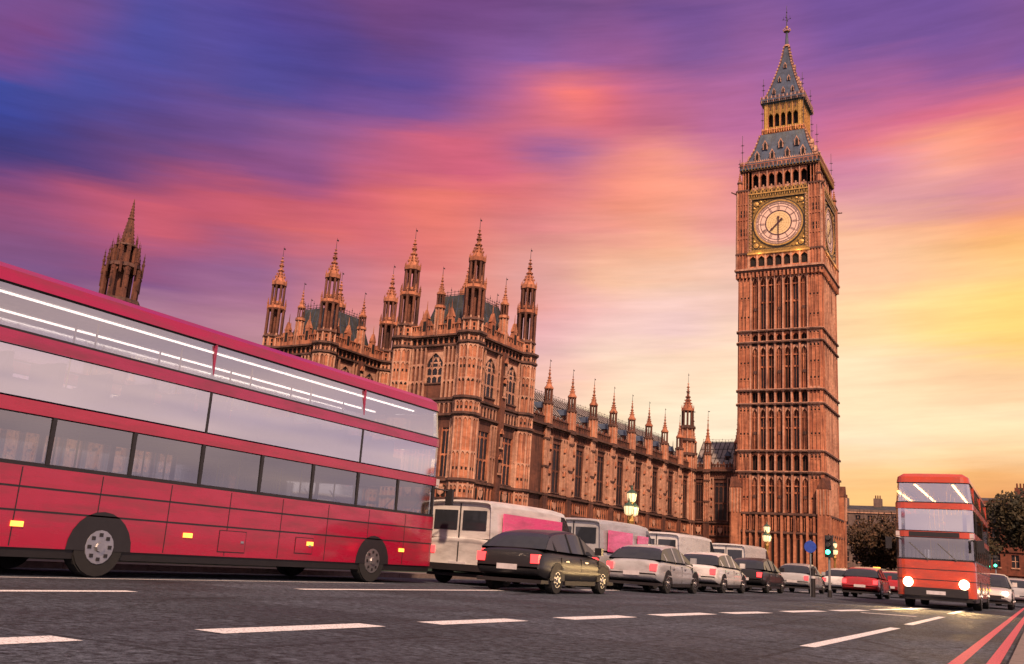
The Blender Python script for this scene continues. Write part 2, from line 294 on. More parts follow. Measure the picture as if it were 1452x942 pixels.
def gothic_window(F, parent, s0, s1, z0, z1, lights=2, transoms=(.5,), arched=True, m=PALE, d=.3, glass=GLASS_D):
    """window (tracery) > pane. The opening must have been left in the wall; glass near n=0, tracery to n=d"""
    mb = MB(); w = s1-s0; zs = z1-w*(.75 if arched else .25)
    fr = .065*min(w, 2)
    mb.fbox(F, s0, s0+fr, .12, d+.03, z0, zs if arched else z1, m); mb.fbox(F, s1-fr, s1, .12, d+.03, z0, zs if arched else z1, m)
    if arched: spandrels(mb, F, s0, s1, zs, z1-.08, z1, .02, d+.003, m)
    mb.fbox(F, s0-.08, s1+.08, .12, d+.12, z0-.14, z0, TRIM)
    lw = w/lights
    for i in range(1, lights): mb.fbox(F, s0+lw*i-fr*.45, s0+lw*i+fr*.45, .15, .22, z0, (z1-.05*w) if arched else z1, m)
    for t in transoms: mb.fbox(F, s0, s1, .15, .21, z0+(zs-z0)*t-.06, z0+(zs-z0)*t+.06, m)
    for i in range(lights):
        a = s0+lw*i; spandrels(mb, F, a+.02, a+lw-.02, zs-lw*.55, zs-.02, zs+.08, .15, .205, m, 3)
        for t in transoms: 
            zt = z0+(zs-z0)*t; spandrels(mb, F, a+.02, a+lw-.02, zt-lw*.5, zt-.08, zt, .15, .203, m, 3)
    if arched and lights > 1:      # tracery of the head
        c = (s0+s1)/2
        for k in (-1, 1): mb.fpoly(F, [(c+k*w*.28, zs+.1), (c+k*w*.34, zs+.1), (c+k*.07*w, z1-.25*w), (c, z1-.25*w)][::k if k==-1 else 1], .15, .2, m)
        mb.fbox(F, c-w*.3, c+w*.3, .15, .197, zs+w*.2, zs+w*.27, m)
    o = mb.build('window', parent)
    g = MB(); g.fpoly(F, [(s0, z0), (s1, z0), (s1, z1), (s0, z1)], .1, .16, glass); g.build('pane', o)
    return o
def ribs(mb, F, s0, s1, z0, z1, step, n0, n1, w, m, trans=(), heads=True):
    k = max(1, round((s1-s0)/step)); st = (s1-s0)/k
    for i in range(k+1): 
        c = s0+i*st; mb.fbox(F, c-w/2, c+w/2, n0, n1, z0, z1, m)
    for t in trans: mb.fbox(F, s0, s1, n0, n0+(n1-n0)*.7, t-.07, t+.07, m)
    if heads:
        for t in list(trans)+[z1]:
            for i in range(k): spandrels(mb, F, s0+i*st+w/2, s0+(i+1)*st-w/2, t-st*.8, t-st*.12, t, n0, n0+(n1-n0)*.75, m, 3)
def string(mb, F, s0, s1, z, h, n0, n1, m=None):
    m = m or TRIM
    mb.fbox(F, s0, s1, n0, n1, z+h*.35, z+h*.8, m); mb.fbox(F, s0, s1, n0, n0+(n1-n0)*.55, z, z+h*.35, m); mb.fbox(F, s0, s1, n0, n0+(n1-n0)*.7, z+h*.8, z+h, m)
def crockets(mb, x, y, z0, z1, r0, r1, m, n=4, sz=.1, k=8):
    for j in range(n):
        t = (j+.5)/n; z = z0+(z1-z0)*t; r = r0+(r1-r0)*t+sz*.4
        for i in range(k):
            a = pi/k+2*pi*i/k; q = sz*(1-.4*t)
            mb.box(x+r*cos(a)-q/2, x+r*cos(a)+q/2, y+r*sin(a)-q/2, y+r*sin(a)+q/2, z-q*.5, z+q*.7, m)
def arcade(mb, x, y, z0, z1, r, m, k=8, cw=.2, core=False):
    for i in range(k):
        a = pi/k+2*pi*i/k; mb.prism(x+r*cos(a), y+r*sin(a), z0, z1, r*cw, r*cw, m, 5)
        a2 = a+pi/k; rr = r*cos(pi/k)
        # pointed heads between the shafts
        for e in (-1, 1):
            px_, py_ = x+r*cos(a+(0 if e > 0 else 2*pi/k)), y+r*sin(a+(0 if e > 0 else 2*pi/k)); qx, qy = x+rr*cos(a2), y+rr*sin(a2)
            h = r*.5; t = .6
            ix, iy = px_+(qx-px_)*.8, py_+(qy-py_)*.8; nx, ny = cos(a2)*.05*r, sin(a2)*.05*r
            P = [(px_-nx, py_-ny, z1), (ix-nx, iy-ny, z1), (px_-nx, py_-ny, z1-h), (px_+nx, py_+ny, z1), (ix+nx, iy+ny, z1), (px_+nx, py_+ny, z1-h)]
            mb.add(P, [(0,1,2), (3,5,4), (1,4,5,2), (0,2,5,3), (0,3,4,1)], m)
    mb.prism(x, y, z0-.05, z0+.12, r*1.16, r*1.1, m); mb.prism(x, y, z1-.1, z1+.08, r*1.12, r*1.2, m)
    if core: mb.prism(x, y, z0, z1, r*.32, r*.32, m)
def spirelet(mb, x, y, z0, h, r, m, rod=1.2):
    """ogee cap with crockets, ringed stem and a thin iron rod"""
    pr = [(r*1.15, 0), (r*1.1, .04), (r*.9, .06), (r*.72, .15), (r*.52, .26), (r*.36, .38), (r*.25, .52), (r*.16, .68), (r*.1, .86), (r*.04, 1)]
    mb.lathe(x, y, [(q, z0+h*t) for q, t in pr], m)
    crockets(mb, x, y, z0+h*.16, z0+h*.5, r*.74, r*.28, m, 3, r*.2); crockets(mb, x, y, z0+h*.55, z0+h*.9, r*.22, r*.1, m, 3, r*.14, 4)
    for t, q in ((.47, .55), (.66, .42), (.82, .33), (.95, .2)): mb.prism(x, y, z0+h*t-.04, z0+h*t+.06, r*q, r*q*.8, m)
    mb.prism(x, y, z0+h-.05, z0+h+rod, .035, .015, IRON, 5); mb.box(x-.02, x+.28, y-.012, y+.012, z0+h+rod*.72, z0+h+rod*.86, IRON)
def minipin(mb, x, y, z0, h, w, m):
    mb.prism(x, y, z0, z0+h*.5, w*.7, w*.7, m, 4); mb.prism(x, y, z0+h*.48, z0+h*.56, w, w, m, 4); mb.prism(x, y, z0+h*.55, z0+h, w*.65, .02, m, 4); crockets(mb, x, y, z0+h*.6, z0+h*.9, w*.45, w*.1, m, 2, w*.4, 4)

def turret(parent, x, y, z0=22.7, name='turret'):
    """tall octagonal corner turret over the parapet, tip ~ 34.2"""
    mb = MB(); r = .98
    mb.prism(x, y, z0, z0+1.5, r*1.12, r*1.05, STONE); 
    for i in range(8):
        a = pi/8+2*pi*i/8; mb.prism(x+r*1.08*cos(a), y+r*1.08*sin(a), z0, z0+1.9, .13, .11, PALE, 5)
        a2 = a+pi/8
        for zz in (.35, .85): mb.prism(x+r*1.0*cos(a2), y+r*1.0*sin(a2), z0+zz, z0+zz+.3, .12, .12, DARK, 4)
    mb.prism(x, y, z0+1.45, z0+1.65, r*1.28, r*1.2, TRIM)
    arcade(mb, x, y, z0+1.7, z0+4.9, r*.98, STONE_B, cw=.19)
    mb.prism(x, y, z0+1.7, z0+4.9, r*.2, r*.2, STONE_B)
    mb.prism(x, y, z0+4.9, z0+5.35, r*1.08, r*1.0, STONE)
    for i in range(8):
        a = pi/8+2*pi*i/8; minipin(mb, x+r*1.12*cos(a), y+r*1.12*sin(a), z0+4.9, 1.35, .13, STONE)
    arcade(mb, x, y, z0+5.5, z0+7.9, r*.74, STONE_B, cw=.2)
    mb.prism(x, y, z0+5.3, z0+5.9, r*.72, r*.7, STONE)
    mb.prism(x, y, z0+7.9, z0+8.3, r*.95, r*.98, STONE)
    for i in range(8):
        a = pi/8+2*pi*i/8; minipin(mb, x+r*.9*cos(a), y+r*.9*sin(a), z0+8.2, .6, .07, STONE)
    spirelet(mb, x, y, z0+8.3, 3.3, r*.78, STONE, 1.3)
    return mb.build(name, parent)
def cresting(mb, a, b, z, m=IRON, step=.45, h=.75):
    a = Vector(a); b = Vector(b); n = max(2, int((b-a).length/step))
    mb.tube((a.x,a.y,z+.12), (b.x,b.y,z+.12), .03, .03, m, 4); mb.tube((a.x,a.y,z+.42), (b.x,b.y,z+.42), .02, .02, m, 4)
    for i in range(n+1):
        p = a.lerp(b, i/n); hh = h*(1.35 if i%3 == 0 else .85)
        mb.prism(p.x, p.y, z, z+hh, .03, .012, m, 4); mb.prism(p.x, p.y, z+hh*.62, z+hh*.75, .085, .03, m, 4)

def parapet(mb, F, s0, s1, z0, h, m=STONE, n0=.15, n1=.45, step=.62):
    mb.fbox(F, s0, s1, n0, n1, z0, z0+h*.35, m)
    k = max(2, round((s1-s0)/step)); st = (s1-s0)/k
    for i in range(k):
        c = s0+(i+.5)*st; mb.fbox(F, c-st*.3, c+st*.3, n0, n1, z0+h*.35, z0+h*.85, m)
        if i % 2 == 0: mb.fpoly(F, [(c-st*.36, z0+h*.85), (c+st*.36, z0+h*.85), (c, z0+h*1.25)], n0, n1, m)
        mb.fbox(F, c-st*.12, c+st*.12, n1-.01, n1+.012, z0+h*.42, z0+h*.75, DARK)
    mb.fbox(F, s0, s1, n0+.02, n1+.05, z0+h*.78, z0+h*.87, m)

# ================================================================== clock tower
def clock_tower():
    T = thing('clock_tower', 'tall sandstone clock tower with gold framed dials, slate roofs and a pointed spire', 'tower', (-32.45, 145.35, 0))
    H = 6.1
    def faces(h): return [Face(-h, -h, 1, 0), Face(h, -h, 0, 1), Face(h, h, -1, 0), Face(-h, h, 0, -1)]
    # --- base storey, wider
    mb = MB(); hb = 6.75
    mb.box(-hb+.3, hb-.3, -hb+.3, hb-.3, 0, 9.5, STONE_B)
    for F in faces(hb):
        w = 2*hb
        for z in (0, 6.6, 9.2): string(mb, F, -.1, w+.1, z, .5, -.3, .22)
        mb.fbox(F, 0, w, -.3, .02, 0, .9, STONE_B)
        for i in range(16):
            a = w*(i/15); mb.fbox(F, max(0,a-.16), min(w,a+.16), -.3, .12 if i%2 else .28, .5, 9.3, STONE)
        ribs(mb, F, 0, w, 7.2, 9.1, w/30, -.3, -.06, .1, STONE)
        for i in (2, 4, 6, 8, 10, 12): mb.fbox(F, w*i/15+.3, w*(i+1)/15-.25, -.3, -.26, 1.5, 6.0, DARK)
        for q in (-.1, w-1.3):       # gablets over the clasping buttresses
            mb.fbox(F, q, q+1.4, -.6, .3, 0, 13.2, STONE); mb.fpoly(F, [(q-.08, 13.2), (q+1.48, 13.2), (q+.7, 14.8)], -.6, .36, STONE_B)
            for k in range(4): a = q+1.4*k/3; mb.fbox(F, a-.07, a+.07, .3, .42, 9.6, 13.1, PALE)
    mb.build('base', T)
    # --- shaft
    mb = MB(); mb.box(-H+.62, H-.62, -H+.62, H-.62, 0, 47, STONE_B)
    zb = [(9.7, 15.5), (15.5, 18.6), (18.6, 25.6), (25.6, 28.2), (27.7, 35.1), (35.1, 36.9), (36.9, 46.2)]
    pw = 1.85
    for fi, F in enumerate(faces(H)):
        W = 2*H; p0, p1 = pw, W-pw; bays = 7; bw = (p1-p0)/bays
        for q0, q1 in ((0, pw), (W-pw, W)):     # corner piers with rows of small openings
            mb.fbox(F, q0+.12, q1-.12, -.62, .06, 9, 46.3, STONE)
            for a in (q0+.12, q0+.12+(q1-q0-.24)/3, q0+.12+2*(q1-q0-.24)/3, q1-.12): mb.fbox(F, a-.09, a+.09, -.4, .2, 9, 46.3, STONE)
            for z0, z1 in zb:
                n = max(1, int((z1-z0)/2.4))
                for j in range(n):
                    zz = z0+(j+.75)*(z1-z0)/n
                    for k in range(3):
                        a = q0+.12+(q1-q0-.24)*(k+.5)/3
                        mb.fbox(F, a-.12, a+.12, .05, .075, zz-.14, zz+.14, DARK); mb.fbox(F, a-.2, a+.2, .0, .12, zz-.34, zz-.22, STONE)
                for k in range(3):
                    a0 = q0+.12+(q1-q0-.24)*k/3+.09; a1 = q0+.12+(q1-q0-.24)*(k+1)/3-.09
                    spandrels(mb, F, a0, a1, z1-.75, z1-.35, z1, 0, .16, PALE, 3)
        for i in range(bays+1):                # main ribs
            a = p0+i*bw; mb.fbox(F, a-.17, a+.17, -.62, .1, 9, 46.4, STONE); mb.fbox(F, a-.09, a+.09, 0, .26, 9, 46.4, PALE)
        for z0, z1 in zb:
            tall = z1-z0 > 4
            for i in range(bays):
                a = p0+i*bw+.2; b = a+bw-.4; c = (a+b)/2
                if tall:
                    if i in (1, 2, 4, 5) : 
                        mb.fbox(F, a+.1, b-.1, -.62, -.57, z0+.6, z1-1.6, GLASS_D if i in (1, 5) else DARK) 
                        mb.fbox(F, c-.045, c+.045, -.62, -.4, z0+.2, z1-.5, STONE)
                        mb.fbox(F, a, b, -.62, -.4, (z0+z1)/2-.1, (z0+z1)/2+.15, STONE)
                    else:
                        for t in (.33, .67): mb.fbox(F, a+(b-a)*t-.07, a+(b-a)*t+.07, -.62, -.26, z0+.2, z1-.6, STONE)
                        mb.fbox(F, a, b, -.62, -.42, z0, z1, STONE_B)
                        mb.fbox(F, c-.28, c+.28, -.42, -.2, z0+(z1-z0)*.36, z0+(z1-z0)*.36+.45, TRIM)
                    spandrels(mb, F, a, b, z1-1.5, z1-.7, z1-.5, -.62, -.02, PALE, 4)
                    mb.fbox(F, a, b, -.62, -.3, z1-2.0, z1-1.82, STONE)
                    mb.fbox(F, a, b, -.62, .0, z1-.5, z1-.05, STONE_B)
                    mb.fbox(F, a+.08, b-.08, -.02, .012, z1-.42, z1-.15, DARK)
                else:
                    mb.fbox(F, a+.03, b-.03, -.62, -.56, z0+.45, z1-.3, DARK)
                    mb.fbox(F, c-.04, c+.04, -.62, -.4, z0+.45, z1-.3, STONE_B)
                    spandrels(mb, F, a, b, z1-.95, z1-.45, z1-.2, -.62, -.05, STONE, 4)
        for z in (15.5, 18.6, 25.6, 27.7, 35.1, 36.9):
            string(mb, F, -.12, W+.12, z-.22, .42, -.62, .36)
            for i in range(bays+1):
                a = p0+i*bw; mb.fbox(F, a-.26, a+.26, .2, .47, z-.14, z+.13, TRIM)
            for q0 in (0, W-pw): mb.fbox(F, q0+.1, q0+pw-.1, .2, .45, z-.12, z+.12, TRIM)
            mb.fbox(F, -.1, W+.1, .1, .4, z+.1, z+.22, PALE)
    mb.build('shaft', T)
    # --- clock stage
    mb = MB(); C = 6.5
    mb.box(-C+.5, C-.5, -C+.5, C-.5, 46.2, 60.2, STONE_B)
    cf = faces(C)
    for F in cf:
        W = 2*C; c = C
        for k in range(4): mb.fbox(F, -.05-.0*k, W+.05, -.6+.12*k, -.3+.14*k, 45.7+.24*k, 45.95+.24*k, TRIM if k % 2 else STONE_B)
        mb.fbox(F, -.12, W+.12, -.5, .3, 46.66, 46.95, PALE)
        for i in range(22): a = W*(i+.5)/22; mb.fbox(F, a-.12, a+.12, -.3, .16, 45.5, 46.3, STONE)
        # row of arches beneath the dial
        n = 7; a0 = 1.95; bw = (W-2*a0)/n
        mb.fbox(F, a0, W-a0, -.5, -.3, 46.9, 49.4, STONE_B)
        for i in range(n+1): a = a0+i*bw; mb.fbox(F, a-.14, a+.14, -.4, .12, 46.95, 49.2, PALE)
        for i in range(n):
            a, b = a0+i*bw+.14, a0+(i+1)*bw-.14
            mb.fbox(F, a+.08, b-.08, -.4, -.24, 47.3, 48.9, DARK); spandrels(mb, F, a, b, 48.3, 48.9, 49.15, -.35, .06, STONE, 4); mb.fbox(F, a, b, -.35, 0, 46.95, 47.25, STONE)
        mb.fbox(F, a0-.2, W-a0+.2, -.35, .3, 49.15, 49.4, GOLD); mb.fbox(F, a0-.1, W-a0+.1, -.35, .22, 49.4, 49.62, GOLD_D)
        # piers
        for q0, q1 in ((0, 1.95), (W-1.95, W)):
            mb.fbox(F, q0+.1, q1-.1, -.5, .02, 46.9, 60, STONE)
            for k in range(5): a = q0+.1+(q1-q0-.2)*k/4; mb.fbox(F, a-.07, a+.07, -.4, .15, 46.9, 60, PALE if k in (0, 4) else STONE)
            for z in (49.3, 51.9, 55.0, 57.6, 59.9): mb.fbox(F, q0, q1, -.4, .2 if z in (49.3, 59.9) else .12, z, z+.28, TRIM if z in (49.3, 59.9) else STONE)
            for z in (52.5, 55.6):
                for k in range(2):
                    for j in range(2):
                        a = q0+.42+.72*k; mb.fbox(F, a-.02, a+.42, .02, .05, z+.62*j, z+.62*j+.46, DARK); mb.fbox(F, a+.14, a+.26, .02, .09, z+.62*j, z+.62*j+.46, TRIM)
        # square dial frame (gilded chain border)
        for q0, q1 in ((2.0, 2.42), (W-2.42, W-2.0)):
            mb.fbox(F, q0, q1, -.4, .1, 49.6, 58.6, GOLD_D)
            for k in range(30): zz = 49.7+k*.297; mb.fbox(F, q0+(.02 if k%2 else .2), q0+(.22 if k%2 else .4), .1, .15, zz, zz+.2, PALE)
        for z in (49.62, 58.3): mb.fbox(F, 2.42, W-2.42, -.4, .1, z, z+.35, GOLD_D)
        for q in (2.42, W-2.5): mb.fbox(F, q, q+.08, -.4, .12, 49.9, 58.4, BLK)
        for z in (49.95, 58.25): mb.fbox(F, 2.45, W-2.45, -.4, .125, z, z+.08, BLK)
        # gold trefoil band over the dial
        mb.fbox(F, 1.95, W-1.95, -.4, .12, 58.65, 59.2, GOLD_D); mb.fbox(F, 1.9, W-1.9, -.4, .26, 59.15, 59.32, GOLD)
        for k in range(12): a = 2.1+k*(W-4.2)/12; mb.fbox(F, a+.1, a+.55, .12, .16, 58.74, 59.06, DARK); mb.fbox(F, a+.26, a+.38, .12, .2, 58.7, 59.1, GOLD)
        for k in range(15): a = 2.05+k*(W-4.1)/15; b = a+(W-4.1)/15; mb.fpoly(F, [(a, 59.3), (b, 59.3), (b-.04, 59.7), ((a+b)/2, 60.25), (a+.04, 59.7)], -.1, .12, GOLD if k % 2 else GOLD_D); mb.fbox(F, (a+b)/2-.1, (a+b)/2+.1, .12, .14, 59.4, 59.75, DARK)
    mb.build('clock_stage', T)
    # --- dials
    for F in cf:
        mb = MB(); cz = 54.12; cs = C; NS = 64
        def ring(r0, r1, n0, n1, m, seg=NS, a0=0, a1=2*pi):
            P = []; 
            for i in range(seg+1):
                a = a0+(a1-a0)*i/seg
                P += [F(cs+r0*sin(a), n1, cz+r0*cos(a)), F(cs+r1*sin(a), n1, cz+r1*cos(a)), F(cs+r1*sin(a), n0, cz+r1*cos(a)), F(cs+r0*sin(a), n0, cz+r0*cos(a))]
            fs = []
            for i in range(seg):
                b = 4*i; fs += [(b, b+1, b+5, b+4), (b+1, b+2, b+6, b+5), (b+3, b, b+4, b+7)]
            mb.add(P, fs, m)
        def disc(r, n, m): mb.add([F(cs+r*sin(2*pi*i/NS), n, cz+r*cos(2*pi*i/NS)) for i in range(NS)], [tuple(range(NS-1, -1, -1))], m)
        mb.fbox(F, cs-4.05, cs+4.05, -.5, -.12, cz-4.05, cz+4.05, GOLD_D)
        disc(3.62, -.1, DIAL); disc(1.86, -.085, DIALC)
        ring(3.55, 3.78, -.12, .06, GOLD); ring(3.78, 3.95, -.12, .0, BLK)
        for r, w in ((3.42, .05), (3.1, .06), (2.72, .07), (1.9, .1), (2.02, .04)): ring(r, r+w, -.1, -.055, HAND)
        def stroke(a, r0, r1, off, w, dr=0, n1=-.045, m=HAND):
            ca, sa = cos(a), sin(a); P = []
            for rr, oo in ((r0, off-w/2), (r0, off+w/2), (r1, off+dr+w/2), (r1, off+dr-w/2)): P.append(F(cs+rr*sa+oo*ca, n1, cz+rr*ca-oo*sa))
            mb.add(P, [(0, 1, 2, 3)], m)
        for i in range(60):
            a = 2*pi*i/60; stroke(a, 3.14, 3.42, 0, .05)
            if i % 5: stroke(a+pi/60, 3.2, 3.34, 0, .1)
        for h in range(12):
            a = 2*pi*h/12; stroke(a, 1.95, 2.08, 0, .3)
            num = {0:'XII',1:'I',2:'II',3:'III',4:'IV',5:'V',6:'VI',7:'VII',8:'VIII',9:'IX',10:'X',11:'XI'}[h]
            wd = {'I': .09, 'V': .2, 'X': .22}; tot = sum(wd[q]+.035 for q in num); x = -tot/2
            for q in num:
                w = wd[q]; xc = x+w/2
                if q == 'I': stroke(a, 2.14, 2.7, xc, .055)
                elif q == 'V': stroke(a, 2.14, 2.7, xc, .05, -.08); stroke(a, 2.14, 2.7, xc, .035, .08)
                else: stroke(a, 2.14, 2.7, xc-.08, .05, .16, -.046); stroke(a, 2.14, 2.7, xc+.08, .035, -.16, -.044)
                x += w+.035
            stroke(a+pi/12*0, 2.78, 3.1, 0, .06)
        for k in range(12):      # iron glazing of the centre
            a = 2*pi*k/12+.13; ring(.5, .53, -.083, -.078, GOLD_D, 24) if k == 0 else None
            stroke(a, .3, 1.85, 0, .02, 0, -.08, GOLD_D); 
        for r in (.85, 1.2, 1.55): ring(r, r+.025, -.083, -.078, GOLD_D, 36)
        for sx in (-1, 1):       # gilded corner carving
            for sz in (-1, 1):
                for k, (u_, v_, q) in enumerate(((3.45, 3.45, .42), (3.75, 2.75, .2), (2.75, 3.75, .2), (3.85, 2.1, .13), (2.1, 3.85, .13), (3.0, 3.1, .16))):
                    x, z = cs+sx*u_, cz+sz*v_
                    P = [F(x+q*cos(2*pi*i/8), -.02, z+q*sin(2*pi*i/8)) for i in range(8)]
                    mb.add(P+[F(x, .1, z)], [(i, (i+1)%8, 8) for i in range(8)], GOLD if k < 3 else GOLD_D)
                    if k == 0: 
                        for qq in (.55,): 
                            P = [F(x+qq*cos(2*pi*i/8), -.1, z+qq*sin(2*pi*i/8)) for i in range(8)]; mb.add(P, [tuple(range(8))], BLK)
        dl = mb.build('clock_face', T)
        hm = MB()     # minute hand at 6, hour hand between 7 and 8
        def hand(mb_, a, r0, r1, w0, w1, n):
            ca, sa = cos(a), sin(a); P = []
            for rr, oo in ((r0, -w0/2), (r0, w0/2), (r1, w1/2), (r1, -w1/2)): P += [F(cs+rr*sa+oo*ca, n, cz+rr*ca-oo*sa), F(cs+rr*sa+oo*ca, n+.05, cz+rr*ca-oo*sa)]
            mb_.add(P, [(1,3,5,7), (0,6,4,2), (0,2,3,1), (2,4,5,3), (4,6,7,5), (6,0,1,7)], HAND)
        hand(hm, pi, -.75, 3.4, .24, .08, .06); hand(hm, pi, -1.0, -.7, .42, .3, .06); hm.build('minute_hand', dl)
        hm = MB(); ah = 2*pi*7.5/12; hand(hm, ah, -.55, 1.5, .28, .2, 0); hand(hm, ah, 1.3, 1.95, .42, .04, .001); hand(hm, ah, -.85, -.5, .42, .3, 0); hm.build('hour_hand', dl)
    # --- belfry
    mb = MB(); B = 5.75
    mb.box(-B+1.2, B-1.2, -B+1.2, B-1.2, 60, 63.4, DARK); mb.box(-B+.3, B-.3, -B+.3, B-.3, 59.9, 60.35, STONE)
    for F in faces(B):
        W = 2*B; a0 = 1.35; n = 7; bw = (W-2*a0)/n
        for q0, q1 in ((0, a0), (W-a0, W)):
            mb.fbox(F, q0, q1, -1.2, .0, 60, 63.5, STONE)
            for k in range(4): a = q0+(q1-q0)*k/3; mb.fbox(F, a-.07, a+.07, -.2, .13, 60, 63.4, STONE)
            mb.fbox(F, q0+.3, q1-.3, .0, .03, 61.2, 61.6, DARK)
        for i in range(n+1): a = a0+i*bw; mb.fbox(F, a-.15, a+.15, -.6, 0, 60, 63.4, STONE); mb.fbox(F, a-.07, a+.07, -.1, .13, 60, 63.4, PALE)
        for i in range(n): a, b = a0+i*bw+.15, a0+(i+1)*bw-.15; spandrels(mb, F, a, b, 62.2, 63.0, 63.4, -.5, -.02, STONE, 4); mb.fbox(F, a, b, -.35, -.1, 60.2, 60.75, PALE); mb.fbox(F, (a+b)/2-.1, (a+b)/2+.1, -.3, -.05, 60.7, 61.05, PALE)
        string(mb, F, -.2, W+.2, 63.35, .4, -.5, .35); mb.fbox(F, -.3, W+.3, -.5, .5, 63.75, 64.0, SLATE)
        for k in range(36): a = -.3+(W+.6)*(k+.5)/36; mb.fbox(F, a-.08, a+.08, .42, .5, 64.0, 64.55, STONE if k%2 else TRIM); mb.fpoly(F, [(a-.14, 64.9), (a+.14, 64.9), (a, 65.25)], .42, .5, PALE)
        mb.fbox(F, -.35, W+.35, .4, .52, 64.5, 64.62, STONE); mb.fbox(F, -.35, W+.35, .4, .52, 64.82, 64.92, PALE); mb.fbox(F, -.3, W+.3, -.5, .42, 64.0, 64.4, SLATE)
        for k in range(24): a = -.2+(W+.4)*(k+.5)/24; mb.fbox(F, a-.05, a+.05, .3, .56, 63.55, 64.0, GOLD_D)
    mb.build('belfry', T)
    # --- lower roof, lantern, spire
    def roof(name, prof, seams):
        mb = MB()
        for (h0, z0), (h1, z1) in zip(prof[:-1], prof[1:]): mb.prism(0, 0, z0, z1, h0*sqrt(2), h1*sqrt(2), SLATE, 4, pi/4)
        for sgn in range(4):
            a = sgn*pi/2; R = Matrix.Rotation(a, 3, 'Z')
            for k in range(-seams, seams+1):
                t = k/seams
                for (h0, z0), (h1, z1) in zip(prof[:-1], prof[1:]):
                    mb.tube(R@Vector((t*h0, -h0-.01, z0)), R@Vector((t*h1, -h1-.01, z1)), .045 if abs(k) < seams else .13, .045 if abs(k) < seams else .13, SLATE2 if abs(k) < seams else STONE_B, 4)
            (h0, z0), (h1, z1) = prof[0], prof[-1]
            n = int((z1-z0)/.6)
            for j in range(n):       # crockets on the hips
                t = (j+.5)/n; z = z0+(z1-z0)*t
                for (ha, za), (hb_, zb_) in zip(prof[:-1], prof[1:]):
                    if za <= z < zb_: h = ha+(hb_-ha)*(z-za)/(zb_-za)
                p = R@Vector((-h-.06, -h-.06, z)); mb.box(p.x-.12, p.x+.12, p.y-.12, p.y+.12, z-.12, z+.16, PALE)
        mb.build(name, T)
        def hat(z):
            for (ha, za), (hb_, zb_) in zip(prof[:-1], prof[1:]):
                if za <= z <= zb_: return ha+(hb_-ha)*(z-za)/(zb_-za)
        return hat
    hat = roof('lower_roof', [(5.75, 64.3), (4.9, 66.2), (4.2, 68.2), (3.55, 70.7)], 7)
    def dormer_proto(s):
        mb = MB(); F = Face(0, 0, 1, 0)
        mb.fpoly(F, [(-.3*s, 0), (.3*s, 0), (.3*s, .8*s), (0, 1.45*s), (-.3*s, .8*s)], -1.1*s, .12*s, SLATE2)
        mb.fpoly(F, [(-.36*s, -.05), (-.24*s, -.05), (-.24*s, .8*s), (-.36*s, .8*s)], -.3*s, .2*s, PALE); mb.fpoly(F, [(.24*s, -.05), (.36*s, -.05), (.36*s, .8*s), (.24*s, .8*s)], -.3*s, .2*s, PALE)
        mb.fpoly(F, [(-.46*s, .72*s), (-.3*s, .72*s), (0, 1.32*s), (0, 1.62*s)], -.3*s, .22*s, PALE); mb.fpoly(F, [(.3*s, .72*s), (.46*s, .72*s), (0, 1.62*s), (0, 1.32*s)], -.3*s, .22*s, PALE)
        mb.fpoly(F, [(-.2*s, .05*s), (.2*s, .05*s), (.2*s, .7*s), (0, 1.0*s), (-.2*s, .7*s)], .1*s, .135*s, DARK)
        return mb
    dm = dormer_proto(1.0).build('dormer', T); sm = dormer_proto(.62).build('dormer', T)
    def place(proto, z, xs, hat, first):
        for q in range(4):
            R = Matrix.Rotation(q*pi/2, 3, 'Z')
            for x in xs:
                if first: o = proto; first = False
                else: o = proto.copy(); COL.objects.link(o); o.parent = T
                h = hat(z)+.12; p = R@Vector((x, -h, z)); o.location = p; o.rotation_euler = (0, 0, q*pi/2)
    place(dm, 65.6, (-3.6, -1.2, 1.2, 3.6), hat, True); place(dm, 67.6, (-2.5, 0, 2.5), hat, False)
    mb = MB(); LN = 3.05
    mb.box(-LN+.8, LN-.8, -LN+.8, LN-.8, 71, 76.3, DARK); mb.box(-LN-.25, LN+.25, -LN-.25, LN+.25, 70.6, 70.95, STONE_B)
    for F in faces(LN):
        W = 2*LN
        for k in range(18): a = -.35+(W+.7)*(k+.5)/18; mb.fbox(F, a-.07, a+.07, .25, .34, 70.95, 71.6, STONE); mb.fpoly(F, [(a-.12, 71.6), (a+.12, 71.6), (a, 71.95)], .25, .34, GOLD if k % 2 else PALE)
        mb.fbox(F, -.35, W+.35, .22, .37, 71.5, 71.62, STONE)
        n = 5; a0 = .55; bw = (W-2*a0)/n
        for q0, q1 in ((0, a0), (W-a0, W)): mb.fbox(F, q0, q1, -.5, .02, 71, 76.3, GOLD_D); mb.fbox(F, q0+.1, q1-.1, -.2, .1, 71, 76.3, GOLD)
        for i in range(n+1): a = a0+i*bw; mb.fbox(F, a-.11, a+.11, -.4, .0, 71, 76.3, STONE); mb.fbox(F, a-.05, a+.05, -.1, .12, 71, 76.3, GOLD)
        for i in range(n): a, b = a0+i*bw+.13, a0+(i+1)*bw-.13; spandrels(mb, F, a, b, 73.9, 74.6, 75.1, -.4, -.03, GOLD_D, 4); mb.fbox(F, a, b, -.35, -.05, 75.1, 76.3, GOLD_D); mb.fbox(F, (a+b)/2-.1, (a+b)/2+.1, -.05, .03, 75.2, 76.0, TRIM); mb.fbox(F, a, b, -.35, -.1, 71.3, 72.2, GOLD_D)
        string(mb, F, -.25, W+.25, 76.25, .5, -.4, .4, SLATE); mb.fbox(F, -.4, W+.4, -.3, .5, 76.75, 77.1, SLATE)
